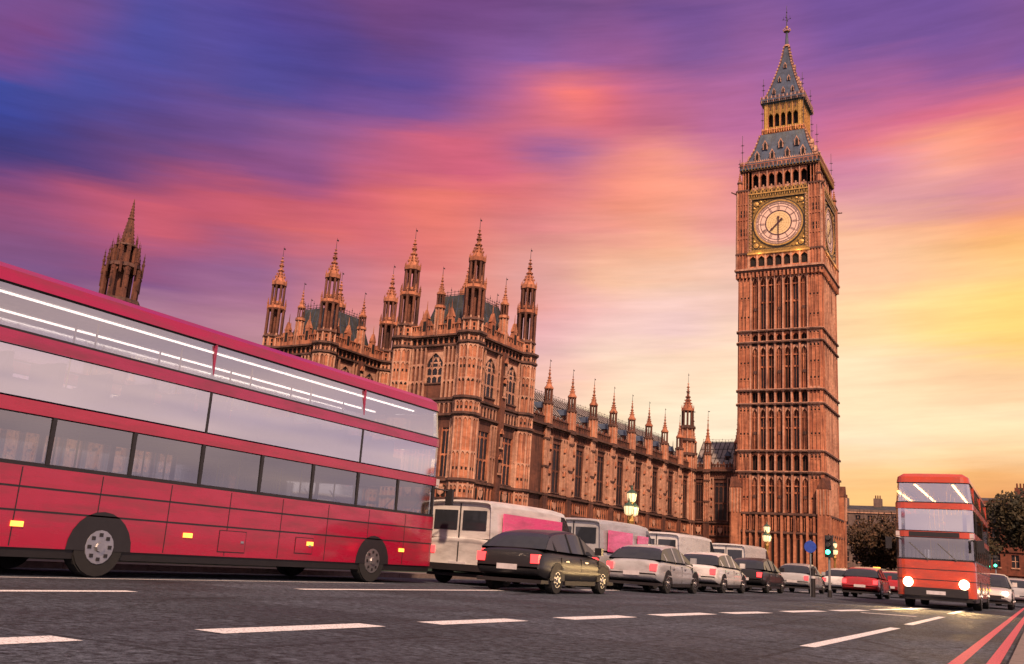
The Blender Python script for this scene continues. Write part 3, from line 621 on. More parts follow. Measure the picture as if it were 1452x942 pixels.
        for k in range(22): a = -.45+(W+.9)*(k+.5)/22; mb.fpoly(F, [(a-.13, 77.1), (a+.13, 77.1), (a, 77.7)], .4, .5, PALE if k % 2 else STONE_B); mb.fbox(F, a-.05, a+.05, .45, .56, 76.4, 76.9, PALE if k % 3 == 0 else TRIM)
    mb.build('lantern', T)
    hat = roof('spire', [(3.1, 77.0), (2.35, 79.2), (1.55, 82.0), (.85, 84.8), (.32, 88.0)], 4)
    place(sm, 78.2, (-1.5, 0, 1.5), hat, True); place(sm, 80.6, (-.75, .75), hat, False); place(sm, 83.4, (0,), hat, False)
    mb = MB()
    mb.prism(0, 0, 87.9, 88.3, .62, .5, PALE); mb.prism(0, 0, 88.2, 91.0, .34, .16, SLATE2); mb.prism(0, 0, 90.9, 91.2, .55, .3, PALE); crockets(mb, 0, 0, 91.0, 91.4, .5, .5, PALE, 1, .2)
    mb.prism(0, 0, 91.1, 95.9, .1, .03, IRON, 6); mb.sphere(0, 0, 91.7, .25, GOLD)
    for a in range(4):
        d = Vector((cos(a*pi/2), sin(a*pi/2), 0))
        mb.tube((0, 0, 93.0), tuple(d*.55+Vector((0, 0, 93.35))), .035, .03, IRON, 4); mb.tube(tuple(d*.55+Vector((0, 0, 93.35))), tuple(d*.5+Vector((0, 0, 93.9))), .03, .02, IRON, 4); mb.sphere(d.x*.62, d.y*.62, 93.3, .09, IRON)
    mb.sphere(0, 0, 94.6, .12, IRON)
    mb.build('finial', T)
    # --- pinnacles and rods on the corners
    def pin(x, y, z, h, r, rod):
        mb = MB(); mb.prism(0, 0, 0, h*.4, r, r*.9, STONE); mb.prism(0, 0, h*.38, h*.45, r*1.3, r*1.2, TRIM); mb.lathe(0, 0, [(r*.85, h*.44), (r*.45, h*.65), (r*.18, h*.85), (.03, h)], STONE); crockets(mb, 0, 0, h*.48, h*.9, r*.8, r*.15, STONE, 4, r*.3, 4)
        mb.prism(0, 0, h, h+rod, .045, .03, IRON, 5)
        for t in (.35, .62): mb.box(-.28, .28, -.03, .03, h+rod*t-.03, h+rod*t+.03, IRON); mb.box(-.03, .03, -.28, .28, h+rod*t-.03, h+rod*t+.03, IRON)
        return mb.build('pinnacle', T, (x, y, z))
    first = {}
    for sx in (-1, 1):
        for sy in (-1, 1):
            for key, (d, z, h, r, rod) in dict(a=(6.15, 60.1, 3.6, .34, 2.0), b=(5.85, 64.2, 1.2, .2, 4.6), c=(3.15, 76.9, .9, .12, 3.2), d=(3.3, 70.8, 1.1, .14, 4.4)).items():
                if key not in first: first[key] = pin(sx*d, sy*d, z, h, r, rod)
                else: o = first[key].copy(); COL.objects.link(o); o.parent = T; o.location = (sx*d, sy*d, z)
    # gargoyles at the clock-stage cornice
    for sx in (-1, 1):
        for sy in (-1, 1):
            mb = MB(); mb.tube((0, 0, 0), (sx*.55, sy*.55, .12), .16, .08, TRIM, 6); mb.sphere(sx*.6, sy*.6, .16, .12, TRIM); mb.build('gargoyle', T, (sx*6.55, sy*6.55, 59.6))
    # floodlamps lit inside the lantern gallery
    for (x, y) in ((-2.4, -4.9), (0, -5.1), (2.4, -4.9), (4.9, -2.2), (4.9, 2.2)):
        l = bpy.data.lights.new('gallery_floodlight', 'POINT'); l.energy = 45; l.color = (1, .62, .14); l.shadow_soft_size = .15
        o = bpy.data.objects.new('gallery_floodlight', l); COL.objects.link(o); o.location = (x, y, 71.5); o.parent = T
    for (x, y) in ((-3, -7.5), (3, -7.5), (7.5, -3), (7.5, 3)):
        l = bpy.data.lights.new('dial_floodlight', 'POINT'); l.energy = 55; l.color = (1, .6, .25); l.shadow_soft_size = .2
        o = bpy.data.objects.new('dial_floodlight', l); COL.objects.link(o); o.location = (x, y, 49.2); o.parent = T
clock_tower()

# ================================================================== palace
PU = Vector((3.4, 63, 0)).normalized(); PRZ = atan2(PU.y, PU.x)
PO = Vector((-50, 80, 0))
def ploc(s, n): return PO + PU*s + Vector((PU.y, -PU.x, 0))*n
def pavilion():
    P = thing('palace_pavilion', 'gothic stone corner tower of the palace with four tall turrets, nearest the road', 'palace tower', tuple(ploc(0, 0)), PRZ)
    LX, LY = 10.6, 8.6          # along the road front, and depth
    FN = Face(0, 0, 1, 0); FE = Face(0, LY, 0, -1); FW_ = Face(LX, 0, 0, 1); FS = Face(LX, LY, -1, 0)
    mb = MB(); mb.box(.05, LX-.05, .05, LY-.05, 0, 23, STONE_B)
    specs = [(FN, LX, [(2.3, 4.55), (6.6, 8.85)], [(1.85, 4.1), (6.5, 8.75)]), (FW_, LY, [(3.3, 5.3)], [(3.3, 5.3)]), (FS, LX, [(2.3, 4.55), (6.6, 8.85)], [(1.85, 4.1), (6.5, 8.75)]), (FE, LY, [(3.3, 5.5)], [(1.9, 2.9), (3.2, 4.3), (4.6, 5.7), (6.0, 7.0)])]
    wins = []
    for F, W, up_, lo in specs:
        op = [(a, b, 17.0 if F is not FE else 18.0, 21.3) for a, b in up_] + [(a, b, 8.35, 13.3) for a, b in lo] + [(a, b, 1.5, 5.2) for a, b in lo]
        fill(mb, F, 0, W, 0, 22.0, op, .0, .3, STONE_B)
        wins += [(F, a, b, z0, z1, z1 > 20) for a, b, z0, z1 in op]
        # blind panelling between the openings
        edges = sorted([0.9] + [q for a, b in up_ for q in (a-.12, b+.12)] + [W-.9])
        for a, b in zip(edges[0::2], edges[1::2]):
            if b-a > .4: ribs(mb, F, a, b, 16.4, 21.9, .55, .3, .5, .14, PALE, (18.2, 20.0))
        edges = sorted([0.9] + [q for a, b in lo for q in (a-.12, b+.12)] + [W-.9])
        for a, b in zip(edges[0::2], edges[1::2]):
            if b-a > .4: ribs(mb, F, a, b, 8.2, 14.2, .55, .3, .5, .14, PALE, (10.9,))
        if F is FN or F is FS:     # niche buttress in the middle
            c = W*.535; mb.fbox(F, c-.42, c+.42, .3, .75, 0, 22.2, STONE_B)
            for z in (9.3, 12, 17.4, 19.6): mb.fbox(F, c-.2, c+.2, .74, .77, z, z+1.5, DARK); mb.fbox(F, c-.11, c+.11, .74, .92, z+.1, z+1.1, PALE); mb.fbox(F, c-.28, c+.28, .7, .95, z-.15, z+.05, PALE); mb.fpoly(F, [(c-.3, z+1.45), (c+.3, z+1.45), (c, z+2.0)], .7, .95, STONE)
        ribs(mb, F, .8, W-.8, 6.3, 7.7, .62, .3, .4, .12, STONE, (), True); 
        for a, b in lo: mb.fbox(F, a, b, .3, .36, 6.4, 7.6, DARK); mb.fpoly(F, [((a+b)/2-.45, 7.3), ((a+b)/2-.35, 6.7), ((a+b)/2, 6.45), ((a+b)/2+.35, 6.7), ((a+b)/2+.45, 7.3)], .36, .46, PALE); mb.fbox(F, (a+b)/2-.25, (a+b)/2+.25, .36, .5, 7.3, 7.6, PALE)
        ribs(mb, F, .8, W-.8, 14.75, 16.0, .6, .3, .4, .1, PALE, (), True)
        for k in range(int(W/.6)): a = .8+k*.6; (mb.fbox(F, a+.17, a+.43, .3, .33, 14.95, 15.35, DARK) if k % 2 else None)
        for z, h, d in ((6.0, .3, .55), (7.75, .42, .62), (14.35, .42, .66), (16.0, .42, .66), (21.75, .4, .6), (22.75, .4, .75)): string(mb, F, -.2, W+.2, z, h, .0, d)
        ribs(mb, F, .5, W-.5, 22.1, 22.8, .7, .3, .42, .14, STONE, (), False)
        for k in range(int(W/.7)): a = .6+k*.7; mb.fbox(F, a+.1, a+.5, .3, .34, 22.25, 22.65, DARK)
        parapet(mb, F, .6, W-.6, 23.15, 1.3, STONE)
        for c in ((W*.3, W*.72) if W > 10 else (W*.32, W*.7)):     # parapet gablets with statues
            mb.fbox(F, c-.35, c+.35, .1, .5, 23.1, 25.0, STONE); mb.fpoly(F, [(c-.45, 25.0), (c+.45, 25.0), (c, 26.0)], .1, .52, STONE); mb.fbox(F, c-.2, c+.2, .49, .53, 23.6, 24.7, DARK); mb.prism(*F(c, .3, 0)[:2], 25.9, 27.0, .07, .02, STONE, 4)
    mb.build('wall', P)
    for F, a, b, z0, z1, ar in wins: gothic_window(F, P, a, b, z0, z1, 3 if b-a > 1.5 else 2, (.48,), z1 > 15, PALE if z1 > 15 else STONE)
    # octagonal corner shafts and turrets
    for i, (x, y) in enumerate(((0, 0), (LX, 0), (0, LY), (LX, LY))):
        mb = MB(); mb.prism(x, y, 0, 23, 1.28, 1.28, STONE)
        for k in range(8):
            a = pi/8+2*pi*k/8; mb.prism(x+1.27*cos(a), y+1.27*sin(a), 0, 22.9, .13, .13, PALE, 5)
            a2 = a+pi/8; rr = 1.28*cos(pi/8); F = Face(x+rr*cos(a2)+.49*sin(a2), y+rr*sin(a2)-.49*cos(a2), -sin(a2), cos(a2))
            for z1 in (7.6, 10.9, 14.3, 16.0, 18.3, 20.4, 21.8): spandrels(mb, F, .06, .46, z1-.5, z1-.1, z1, -.02, .1, PALE, 3); spandrels(mb, F, .52, .92, z1-.5, z1-.1, z1, -.02, .1, PALE, 3)
            for z in (6.8, 9, 15.1, 17.9, 19.3, 22.2): mb.fbox(F, .17, .37, 0, .03, z, z+.28, DARK); mb.fbox(F, .6, .8, 0, .03, z, z+.28, DARK)
            mb.fbox(F, .46, .52, -.02, .07, 0, 22.8, PALE)
        for z, h, r in ((6.0, .3, 1.5), (7.75, .42, 1.55), (14.35, .42, 1.6), (16.0, .42, 1.6), (21.75, .4, 1.55), (22.75, .4, 1.66)): mb.prism(x, y, z, z+h*.4, r*.9, r*.95, TRIM); mb.prism(x, y, z+h*.4, z+h, r, r*.98, TRIM)
        mb.build('corner_shaft', P); turret(P, x, y, 22.9)
    # intermediate pinnacles
    def ipin(x, y):
        mb = MB(); mb.prism(x, y, 23, 26.2, .5, .42, STONE); 
        for k in range(8): a = pi/8+2*pi*k/8; mb.prism(x+.46*cos(a), y+.46*sin(a), 23, 26.1, .08, .07, PALE, 4)
        mb.prism(x, y, 26.1, 26.4, .62, .58, STONE); arcade(mb, x, y, 26.4, 27.6, .38, STONE_B); mb.prism(x, y, 27.6, 27.8, .5, .5, STONE); spirelet(mb, x, y, 27.8, 2.1, .38, STONE, .9)
        mb.build('pinnacle', P)
    for x, y in ((LX*.535, -.1), (LX*.535, LY+.1), (-.1, LY*.5), (LX+.1, LY*.5)): ipin(x, y)
    # steep pavilion roof
    mb = MB(); a0, b0 = 1.1, 2.3
    x0, x1, y0, y1 = a0, LX-a0, a0, LY-a0; X0, X1, Y0, Y1 = b0, LX-b0, b0+.1, LY-b0-.1
    q = [(x0,y0,23.2),(x1,y0,23.2),(x1,y1,23.2),(x0,y1,23.2),(X0,Y0,28.2),(X1,Y0,28.2),(X1,Y1,28.2),(X0,Y1,28.2)]
    mb.add(q, [(0,1,5,4),(1,2,6,5),(2,3,7,6),(3,0,4,7),(4,5,6,7)], DSLATE)
    for e in range(4):
        A, B_, C_, D = Vector(q[e]), Vector(q[(e+1)%4]), Vector(q[4+(e+1)%4]), Vector(q[4+e])
        for k in range(7): t = k/6; mb.tube(A.lerp(B_, t), D.lerp(C_, t), .05, .05, SLATE, 4)
        for t in (.33, .66): mb.tube(A.lerp(D, t), B_.lerp(C_, t), .04, .04, SLATE, 4)
        cresting(mb, D, C_, 28.2)
    mb.build('roof', P)
    F = Face(0, 0, 1, 0)
    for (x, y, r) in ((LX*.32, 1.6, 0), (LX*.72, 1.6, 0), (1.6, LY*.5, -pi/2)):
        m2 = MB(); m2.fbox(F, -.3, .3, -1.2, .1, 0, 1.2, STONE_B); m2.fpoly(F, [(-.5, 1.4), (.5, 1.4), (0, 2.3)], -1.2, .14, STONE_B); m2.fbox(F, -.2, .2, .1, .13, .3, 1.3, DARK); m2.prism(0, -.1, 2.2, 3.2, .07, .02, STONE, 4); m2.build('dormer', P, (x, y, 23.9), r)
    return P
pav = pavilion()
dup(pav, tuple(ploc(-.8, -19.6)), PRZ, 'second gothic palace tower with four turrets, half hidden behind the roof of the bus')

def wing(name, label, cat, s_list, L_, loc, rz, depth=5.0, z_tip=23.0, last=True, base=6):
    P = thing(name, label, cat, loc, rz)
    F = Face(0, 0, 1, 0); mb = MB(); mb.box(0, L_, 0, depth*1.9, 0, 16.3, STONE_B)
    ops = []; bays = list(zip(s_list[:-1], s_list[1:]))
    for a, b in bays:
        c = a+(b-a)*.45; hw = min(1.2, (b-a)*.22)
        ops.append((c-hw, c+hw, 8.6, 14.2)); ops.append((c-hw, c+hw, 1.6, 5.2))
    fill(mb, F, 0, L_, 0, 16.0, ops, .0, .3, STONE_B)
    for a, b in bays:
        c = a+(b-a)*.45; hw = min(1.2, (b-a)*.22)
        for q0, q1 in ((a+.55, c-hw-.12), (c+hw+.12, b-.55)):
            if q1-q0 > .3:
                ribs(mb, F, q0, q1, 8.4, 15.0, .6, .3, .62, .14, PALE, (11.3,))
                m_ = (q0+q1)/2
                for z in (9.2, 12.0): mb.fbox(F, m_-.12, m_+.12, .3, .55, z, z+1.1, PALE); mb.fbox(F, m_-.2, m_+.2, .3, .7, z-.2, z, STONE); mb.fpoly(F, [(m_-.22, z+1.4), (m_+.22, z+1.4), (m_, z+2.0)], .3, .7, STONE)
        ribs(mb, F, a+.5, b-.5, 6.3, 7.8, .55, .3, .42, .12, STONE)
        mb.fpoly(F, [(c-.42, 7.4), (c-.33, 6.8), (c, 6.5), (c+.33, 6.8), (c+.42, 7.4)], .42, .5, PALE)
        for k in range(int((b-a-1)/.55)): q = a+.5+k*.55; mb.fbox(F, q+.16, q+.4, .3, .34, 6.6, 7.0, DARK)
        ribs(mb, F, a+.5, b-.5, 15.0, 15.8, .4, .3, .4, .1, STONE_B, (), False)
    for z, h, d in ((6.0, .3, .6), (7.9, .4, .7), (14.7, .25, .5), (15.75, .5, .85)): string(mb, F, -.1, L_, z, h, 0, d)
    parapet(mb, F, 0, L_, 16.25, .95, STONE_B, .1, .4, .5)
    mb.build('wall', P)
    for a, b, z0, z1 in ops: gothic_window(F, P, a, b, z0, z1, 3, (.5,), False, STONE_B)
    first = None
    for s in s_list:
        if first: o = first.copy(); COL.objects.link(o); o.parent = P; o.location = (s, 0, 0); continue
        mb = MB()
        mb.fbox(F, -.48, .48, .0, .75, 0, 8.0, STONE_B); mb.fbox(F, -.42, .42, .0, .6, 8, 16.4, STONE)
        for q in (-.42, -.14, .14, .42): mb.fbox(F, q-.05, q+.05, .55, .72, 8.3, 15.7, PALE)
        for z in (8.0, 11.2, 14.4): mb.fbox(F, -.5, .5, .0, .8, z, z+.22, TRIM)
        for z in (8.8, 12): mb.fpoly(F, [(-.14, z+1.9), (.14, z+1.9), (0, z+2.3)], .6, .68, PALE)
        mb.fbox(F, -.58, .58, 0, .95, 15.75, 16.25, TRIM)
        y = -.45; mb.prism(0, y, 16.2, 18.6, .58, .5, STONE)
        for k in range(8): a = pi/8+2*pi*k/8; mb.prism(.54*cos(a), y+.54*sin(a), 16.2, 18.6, .08, .08, PALE, 4)
        mb.prism(0, y, 18.5, 18.75, .68, .64, TRIM); arcade(mb, 0, y, 18.75, 20.3, .42, STONE_B, core=False); mb.prism(0, y, 20.3, 20.5, .56, .54, STONE); spirelet(mb, 0, y, 20.5, z_tip-20.5, .42, STONE, .9)
        first = mb.build('buttress_pinnacle', P, (s, 0, 0))
    # roof of cast iron plates with raised seams
    mb = MB(); zt, zb_ = 21.2, 16.7; ya, yb = .7, depth
    mb.add([(0,ya,zb_),(L_,ya,zb_),(L_,yb,zt),(0,yb,zt),(L_,2*yb-ya,zb_),(0,2*yb-ya,zb_)], [(0,1,2,3),(3,2,4,5),(0,3,5),(1,4,2)], GREYR)
    n = int(L_/.75)
    for k in range(n+1): x = min(L_, k*.75); mb.tube((x, ya, zb_+.03), (x, yb, zt+.03), .06, .06, IRON, 4)
    for t in (.35, .7): mb.tube((0, ya+(yb-ya)*t, zb_+(zt-zb_)*t+.03), (L_, ya+(yb-ya)*t, zb_+(zt-zb_)*t+.03), .06, .06, IRON, 4)
    cresting(mb, Vector((0, yb, 0)), Vector((L_, yb, 0)), zt, IRON, .5, .45)
    mb.build('roof', P)
    for a, b in bays[:40]:
        c = (a+b)/2; m2 = MB(); m2.fbox(F, -.35, .35, -1.3, .1, 0, 1.2, STONE_B); m2.fpoly(F, [(-.5, 1.2), (.5, 1.2), (0, 2.0)], -1.3, .15, SLATE); m2.fbox(F, -.22, .22, .1, .14, .2, 1.1, DARK); m2.prism(0, -.1, 1.9, 2.9, .06, .02, IRON, 4); m2.build('dormer', P, (c, 1.9, 17.4))
    return P
NL = 51.6
wl = ploc(12.0, -.4)
wing('palace_wing', 'long gothic palace front with spiky pinnacles, between the corner tower and the clock tower', 'palace wing', [4.4+5.78*k for k in range(9)], NL, tuple(wl), PRZ)
# link front facing the river side, joining the clock tower
ll_ = ploc(63.6, -.4)
P = wing('tower_link_wing', 'short palace front with two deep dark windows, joined to the foot of the clock tower', 'palace wing', [.2, 2.6, 7.4], 7.4, tuple(ll_), PRZ-pi/2, 4.6, 24.6)
mb = MB()       # inner corner stair turret
x, y = 0, 0
mb.prism(x, y, 0, 22.6, 1.05, .95, STONE)
for k in range(8):
    a = pi/8+2*pi*k/8; mb.prism(1.02*cos(a), 1.02*sin(a), 0, 22.5, .13, .12, PALE, 5)
for z in (7.9, 15.8, 18.2, 20.4, 22.4): mb.prism(x, y, z, z+.4, 1.3, 1.25, TRIM)
arcade(mb, x, y, 22.8, 25.2, .8, STONE_B); mb.prism(x, y, 25.2, 25.5, 1.0, .98, STONE)
for k in range(8): a = pi/8+2*pi*k/8; minipin(mb, x+.92*cos(a), y+.92*sin(a), 25.3, .9, .11, STONE)
spirelet(mb, x, y, 25.5, 4.3, .8, STONE, 1.6)
q = ploc(61.6, -.6); tag(mb.build('stair_turret', None, tuple(q), PRZ), 'slender spired turret in the inner corner of the palace, left of the clock tower', 'turret')
# river front running away to the left behind the second tower
rv = ploc(0, -110)
wing('river_wing', 'far palace front seen dimly through the upper windows of the bus', 'palace wing', [5*k+1 for k in range(16)], 78, tuple(rv), PRZ-pi/2, 5.0, 23.0)

# central spire, far behind
def central_spire():
    mb = MB(); R_ = 5.6
    T = thing('central_spire', 'far octagonal lantern spire rising alone above the bus roof on the left', 'spire', (-219, 165, 0)); T.scale = (.8, .8, 1)
    mb.prism(0, 0, 0, 62, 7.5, 7.0, STONE_B)
    mb.prism(0, 0, 62, 63, 7.6, 7.6, TRIM)
    mb.build('tower', T)
    mb = MB(); arcade(mb, 0, 0, 63, 72, R_, STONE_B, cw=.17); mb.prism(0, 0, 63, 72, 2.2, 2.2, STONE_B); mb.prism(0, 0, 72, 73.4, R_*1.05, R_*.95, TRIM)
    for k in range(16): a = 2*pi*k/16; minipin(mb, R_*1.15*cos(a), R_*1.15*sin(a), 66 if k % 2 else 70, 7.5, .55, STONE_B)
    arcade(mb, 0, 0, 73.4, 78.5, R_*.62, STONE_B, cw=.2); mb.prism(0, 0, 73.4, 78.5, 1.5, 1.5, STONE_B); mb.prism(0, 0, 78.4, 79.2, R_*.7, R_*.62, TRIM)
    for k in range(8): a = 2*pi*(k+.5)/8; minipin(mb, R_*.85*cos(a), R_*.85*sin(a), 73.4, 7, .42, STONE_B); minipin(mb, R_*.6*cos(a), R_*.6*sin(a), 78.4, 4, .3, STONE_B)
    mb.build('lantern', T)
    mb = MB(); mb.lathe(0, 0, [(2.6, 78.5), (1.7, 82.5), (1.7, 83), (1.0, 86.6), (1.25, 86.9), (.8, 87.4), (.08, 93)], STONE_B); crockets(mb, 0, 0, 79, 86, 2.4, 1.0, STONE_B, 7, .3); crockets(mb, 0, 0, 87.5, 92, .75, .15, STONE_B, 5, .22)
    mb.build('spire', T)
central_spire()

# ================================================================== ground, road, markings
def sheet(name, x0, x1, y0, y1, z, m, sub=1):
    mb = MB(); mb.add([(x0,y0,z),(x1,y0,z),(x1,y1,z),(x0,y1,z)], [(0,1,2,3)], m); return struct(mb.build(name))
def asphalt():
    m, t, p = new_mat('asphalt'); nn, ll = t.nodes.new, t.links.new
    g = nn('ShaderNodeNewGeometry')
    a = nn('ShaderNodeTexNoise'); a.inputs['Scale'].default_value = 9; a.inputs['Detail'].default_value = 9; a.inputs['Roughness'].default_value = .9; ll(g.outputs['Position'], a.inputs['Vector'])
    v = nn('ShaderNodeTexVoronoi'); v.inputs['Scale'].default_value = 38; ll(g.outputs['Position'], v.inputs['Vector'])
    b = nn('ShaderNodeTexNoise'); b.inputs['Scale'].default_value = .5; b.inputs['Detail'].default_value = 6; ll(g.outputs['Position'], b.inputs['Vector'])
    mp = nn('ShaderNodeMapping'); mp.inputs['Scale'].default_value = (1.1, .06, 1); ll(g.outputs['Position'], mp.inputs[0])
    w = nn('ShaderNodeTexNoise'); w.inputs['Scale'].default_value = 1; w.inputs['Detail'].default_value = 5; ll(mp.outputs[0], w.inputs['Vector'])
    r = nn('ShaderNodeValToRGB'); e = r.color_ramp.elements; e[0].position = .43; e[0].color = (.006, .007, .012, 1); e[1].position = .6; e[1].color = (.16, .195, .26, 1); ll(a.outputs[0], r.inputs[0])
    k1 = nn('ShaderNodeMapRange'); k1.inputs['From Min'].default_value = .3; k1.inputs['From Max'].default_value = .7; k1.inputs['To Min'].default_value = .65; k1.inputs['To Max'].default_value = 1.3; ll(b.outputs[0], k1.inputs[0])
    k2 = nn('ShaderNodeMapRange'); k2.inputs['From Min'].default_value = .3; k2.inputs['From Max'].default_value = .7; k2.inputs['To Min'].default_value = .7; k2.inputs['To Max'].default_value = 1.25; ll(w.outputs[0], k2.inputs[0])
    vc = nn('ShaderNodeTexVoronoi'); vc.feature = 'DISTANCE_TO_EDGE'; vc.inputs['Scale'].default_value = .33
    wv = nn('ShaderNodeVectorMath'); wv.operation = 'MULTIPLY_ADD'; ll(a.outputs['Color'], wv.inputs[0]); wv.inputs[1].default_value = (.9, .9, 0); ll(g.outputs['Position'], wv.inputs[2]); ll(wv.outputs[0], vc.inputs['Vector'])
    kc = nn('ShaderNodeMapRange'); kc.inputs['From Min'].default_value = .004; kc.inputs['From Max'].default_value = .012; kc.inputs['To Min'].default_value = .45; ll(vc.outputs['Distance'], kc.inputs[0])
    pa = nn('ShaderNodeTexBrick'); pa.inputs['Scale'].default_value = .11; pa.inputs['Mortar Size'].default_value = .004; pa.inputs['Color1'].default_value = (.66, .66, .66, 1); pa.inputs['Color2'].default_value = (1.12, 1.12, 1.12, 1); pa.inputs['Mortar'].default_value = (.55, .55, .55, 1); ll(g.outputs['Position'], pa.inputs['Vector'])
    pm = nn('ShaderNodeMath'); pm.operation = 'MULTIPLY'; ll(kc.outputs[0], pm.inputs[0]); ll(pa.outputs[0], pm.inputs[1])
    p2 = nn('ShaderNodeMath'); p2.operation = 'MULTIPLY'; ll(pm.outputs[0], p2.inputs[0]); ll(k1.outputs[0], p2.inputs[1])
    mm = nn('ShaderNodeMath'); mm.operation = 'MULTIPLY'; ll(p2.outputs[0], mm.inputs[0]); ll(k2.outputs[0], mm.inputs[1])
    s = nn('ShaderNodeVectorMath'); s.operation = 'SCALE'; ll(r.outputs[0], s.inputs[0]); ll(mm.outputs[0], s.inputs['Scale']); ll(s.outputs[0], p.inputs['Base Color'])
    k3 = nn('ShaderNodeMapRange'); k3.inputs['From Min'].default_value = .35; k3.inputs['From Max'].default_value = .65; k3.inputs['To Min'].default_value = .62; k3.inputs['To Max'].default_value = .85; p.inputs['Specular IOR Level'].default_value = .35; ll(b.outputs[0], k3.inputs[0]); ll(k3.outputs[0], p.inputs['Roughness'])
    ad = nn('ShaderNodeMath'); ad.operation = 'ADD'; ll(a.outputs[0], ad.inputs[0]); ll(v.outputs['Distance'], ad.inputs[1])
    bp = nn('ShaderNodeBump'); bp.inputs['Strength'].default_value = 1.0; bp.inputs['Distance'].default_value = .03; ll(ad.outputs[0], bp.inputs['Height']); ll(bp.outputs[0], p.inputs['Normal'])
    return m
ASPH = asphalt()
PAVE = simple('paving_stone', (.16, .14, .14), .8, bump=.4, bscale=6, var=.2); GRASS = simple('ground_grass', (.05, .07, .03), .95, bump=.6, bscale=6, var=.3)
KERB = simple('granite_kerb', (.2, .16, .15), .75, bump=.3, bscale=20, var=.2)
def wornpaint(name, col, wear=.42):
    m, t, p = new_mat(name); nn, ll = t.nodes.new, t.links.new
    g = nn('ShaderNodeNewGeometry'); a = nn('ShaderNodeTexNoise'); a.inputs['Scale'].default_value = 45; a.inputs['Detail'].default_value = 6; a.inputs['Roughness'].default_value = .7; ll(g.outputs['Position'], a.inputs['Vector'])
    r = nn('ShaderNodeValToRGB'); e = r.color_ramp.elements; e[0].position = wear-.06; e[0].color = (.06, .055, .065, 1); e[1].position = wear+.05; e[1].color = (*col, 1); ll(a.outputs[0], r.inputs[0]); ll(r.outputs[0], p.inputs['Base Color']); p.inputs['Roughness'].default_value = .6
    b = nn('ShaderNodeBump'); b.inputs['Strength'].default_value = .5; b.inputs['Distance'].default_value = .01; ll(a.outputs[0], b.inputs['Height']); ll(b.outputs[0], p.inputs['Normal'])
    return m
WPAINT = wornpaint('white_road_paint', (.85, .85, .87), .43); RPAINT = wornpaint('red_road_paint', (.6, .09, .13), .42)
sheet('ground', -1500, 1500, -600, 2500, -.02, GRASS)
sheet('road', -16.2, -.28, -40, 420, .0, ASPH)
def kerb(name, x0, x1, y0, y1):
    mb = MB(); y = y0
    while y < y1: mb.box(x0, x1, y+.008, y+.992, -.02, .125, KERB); y += 1.0
    return struct(mb.build(name))
kerb('kerb', -.28, -.14, -6, 110); kerb('kerb', -16.35, -16.2, -10, 130)
mb = MB(); mb.box(-.14, 8, -40, 200, -.02, .12, PAVE); struct(mb.build('pavement'))
mb = MB(); mb.box(-18.3, -16.35, -40, 200, -.02, .12, PAVE); struct(mb.build('pavement'))
def mark(pts, z=.004, m=WPAINT, name='lane_marking'):
    mb = MB(); mb.add([(x, y, z) for x, y in pts], [tuple(range(len(pts)))], m); return struct(mb.build(name))
def dashq(xa, ya, xb, yb, w):
    dx, dy = xb-xa, yb-ya; l = sqrt(dx*dx+dy*dy); nx, ny = dy/l*w/2, -dx/l*w/2
    mark([(xa-nx, ya-ny), (xa+nx, ya+ny), (xb+nx, yb+ny), (xb-nx, yb-ny)])
for a in [(-5.85, 1.2, -5.85, 3.0), (-5.84, 3.3, -5.84, 4.45), (-5.85, 5.75, -5.8, 7.85), (-5.72, 8.75, -5.66, 10.6), (-5.55, 11.7, -5.45, 13.7), (-5.38, 14.75, -5.25, 17.1), (-5.15, 17.9, -4.95, 20.0), (-4.85, 21.3, -4.62, 23.9), (-4.5, 24.9, -4.2, 27.6), (-4.1, 28.8, -3.85, 31.8), (-3.75, 33, -3.5, 36.3)]: dashq(*a, .34)
for a in [(-10.3, -4, -10.3, 8.7), (-10.9, 12.6, -11.0, 21.5), (-11.4, 25.2, -11.5, 32), (-11.6, 35.5, -11.7, 50), (-11.7, 55, -11.8, 70)]: dashq(*a, .24)
dashq(-13.0, 5, -13.1, 18, .1)
for a in [(-2.27, 11.0, -2.22, 17.9), (-2.23, 19.8, -2.25, 27.2), (-2.36, 31, -2.4, 39), (-2.5, 44, -2.55, 58)]: dashq(*a, .17)
dashq(-4.2, 41, -2.3, 43, .35); dashq(-3.9, 25.2, -2.7, 25.6, .3)
for x0 in (-.84, -.53): 
    mark([(x0, 4), (x0+.12, 4), (x0+.12, 80), (x0, 80)], .004, RPAINT, 'red_line')

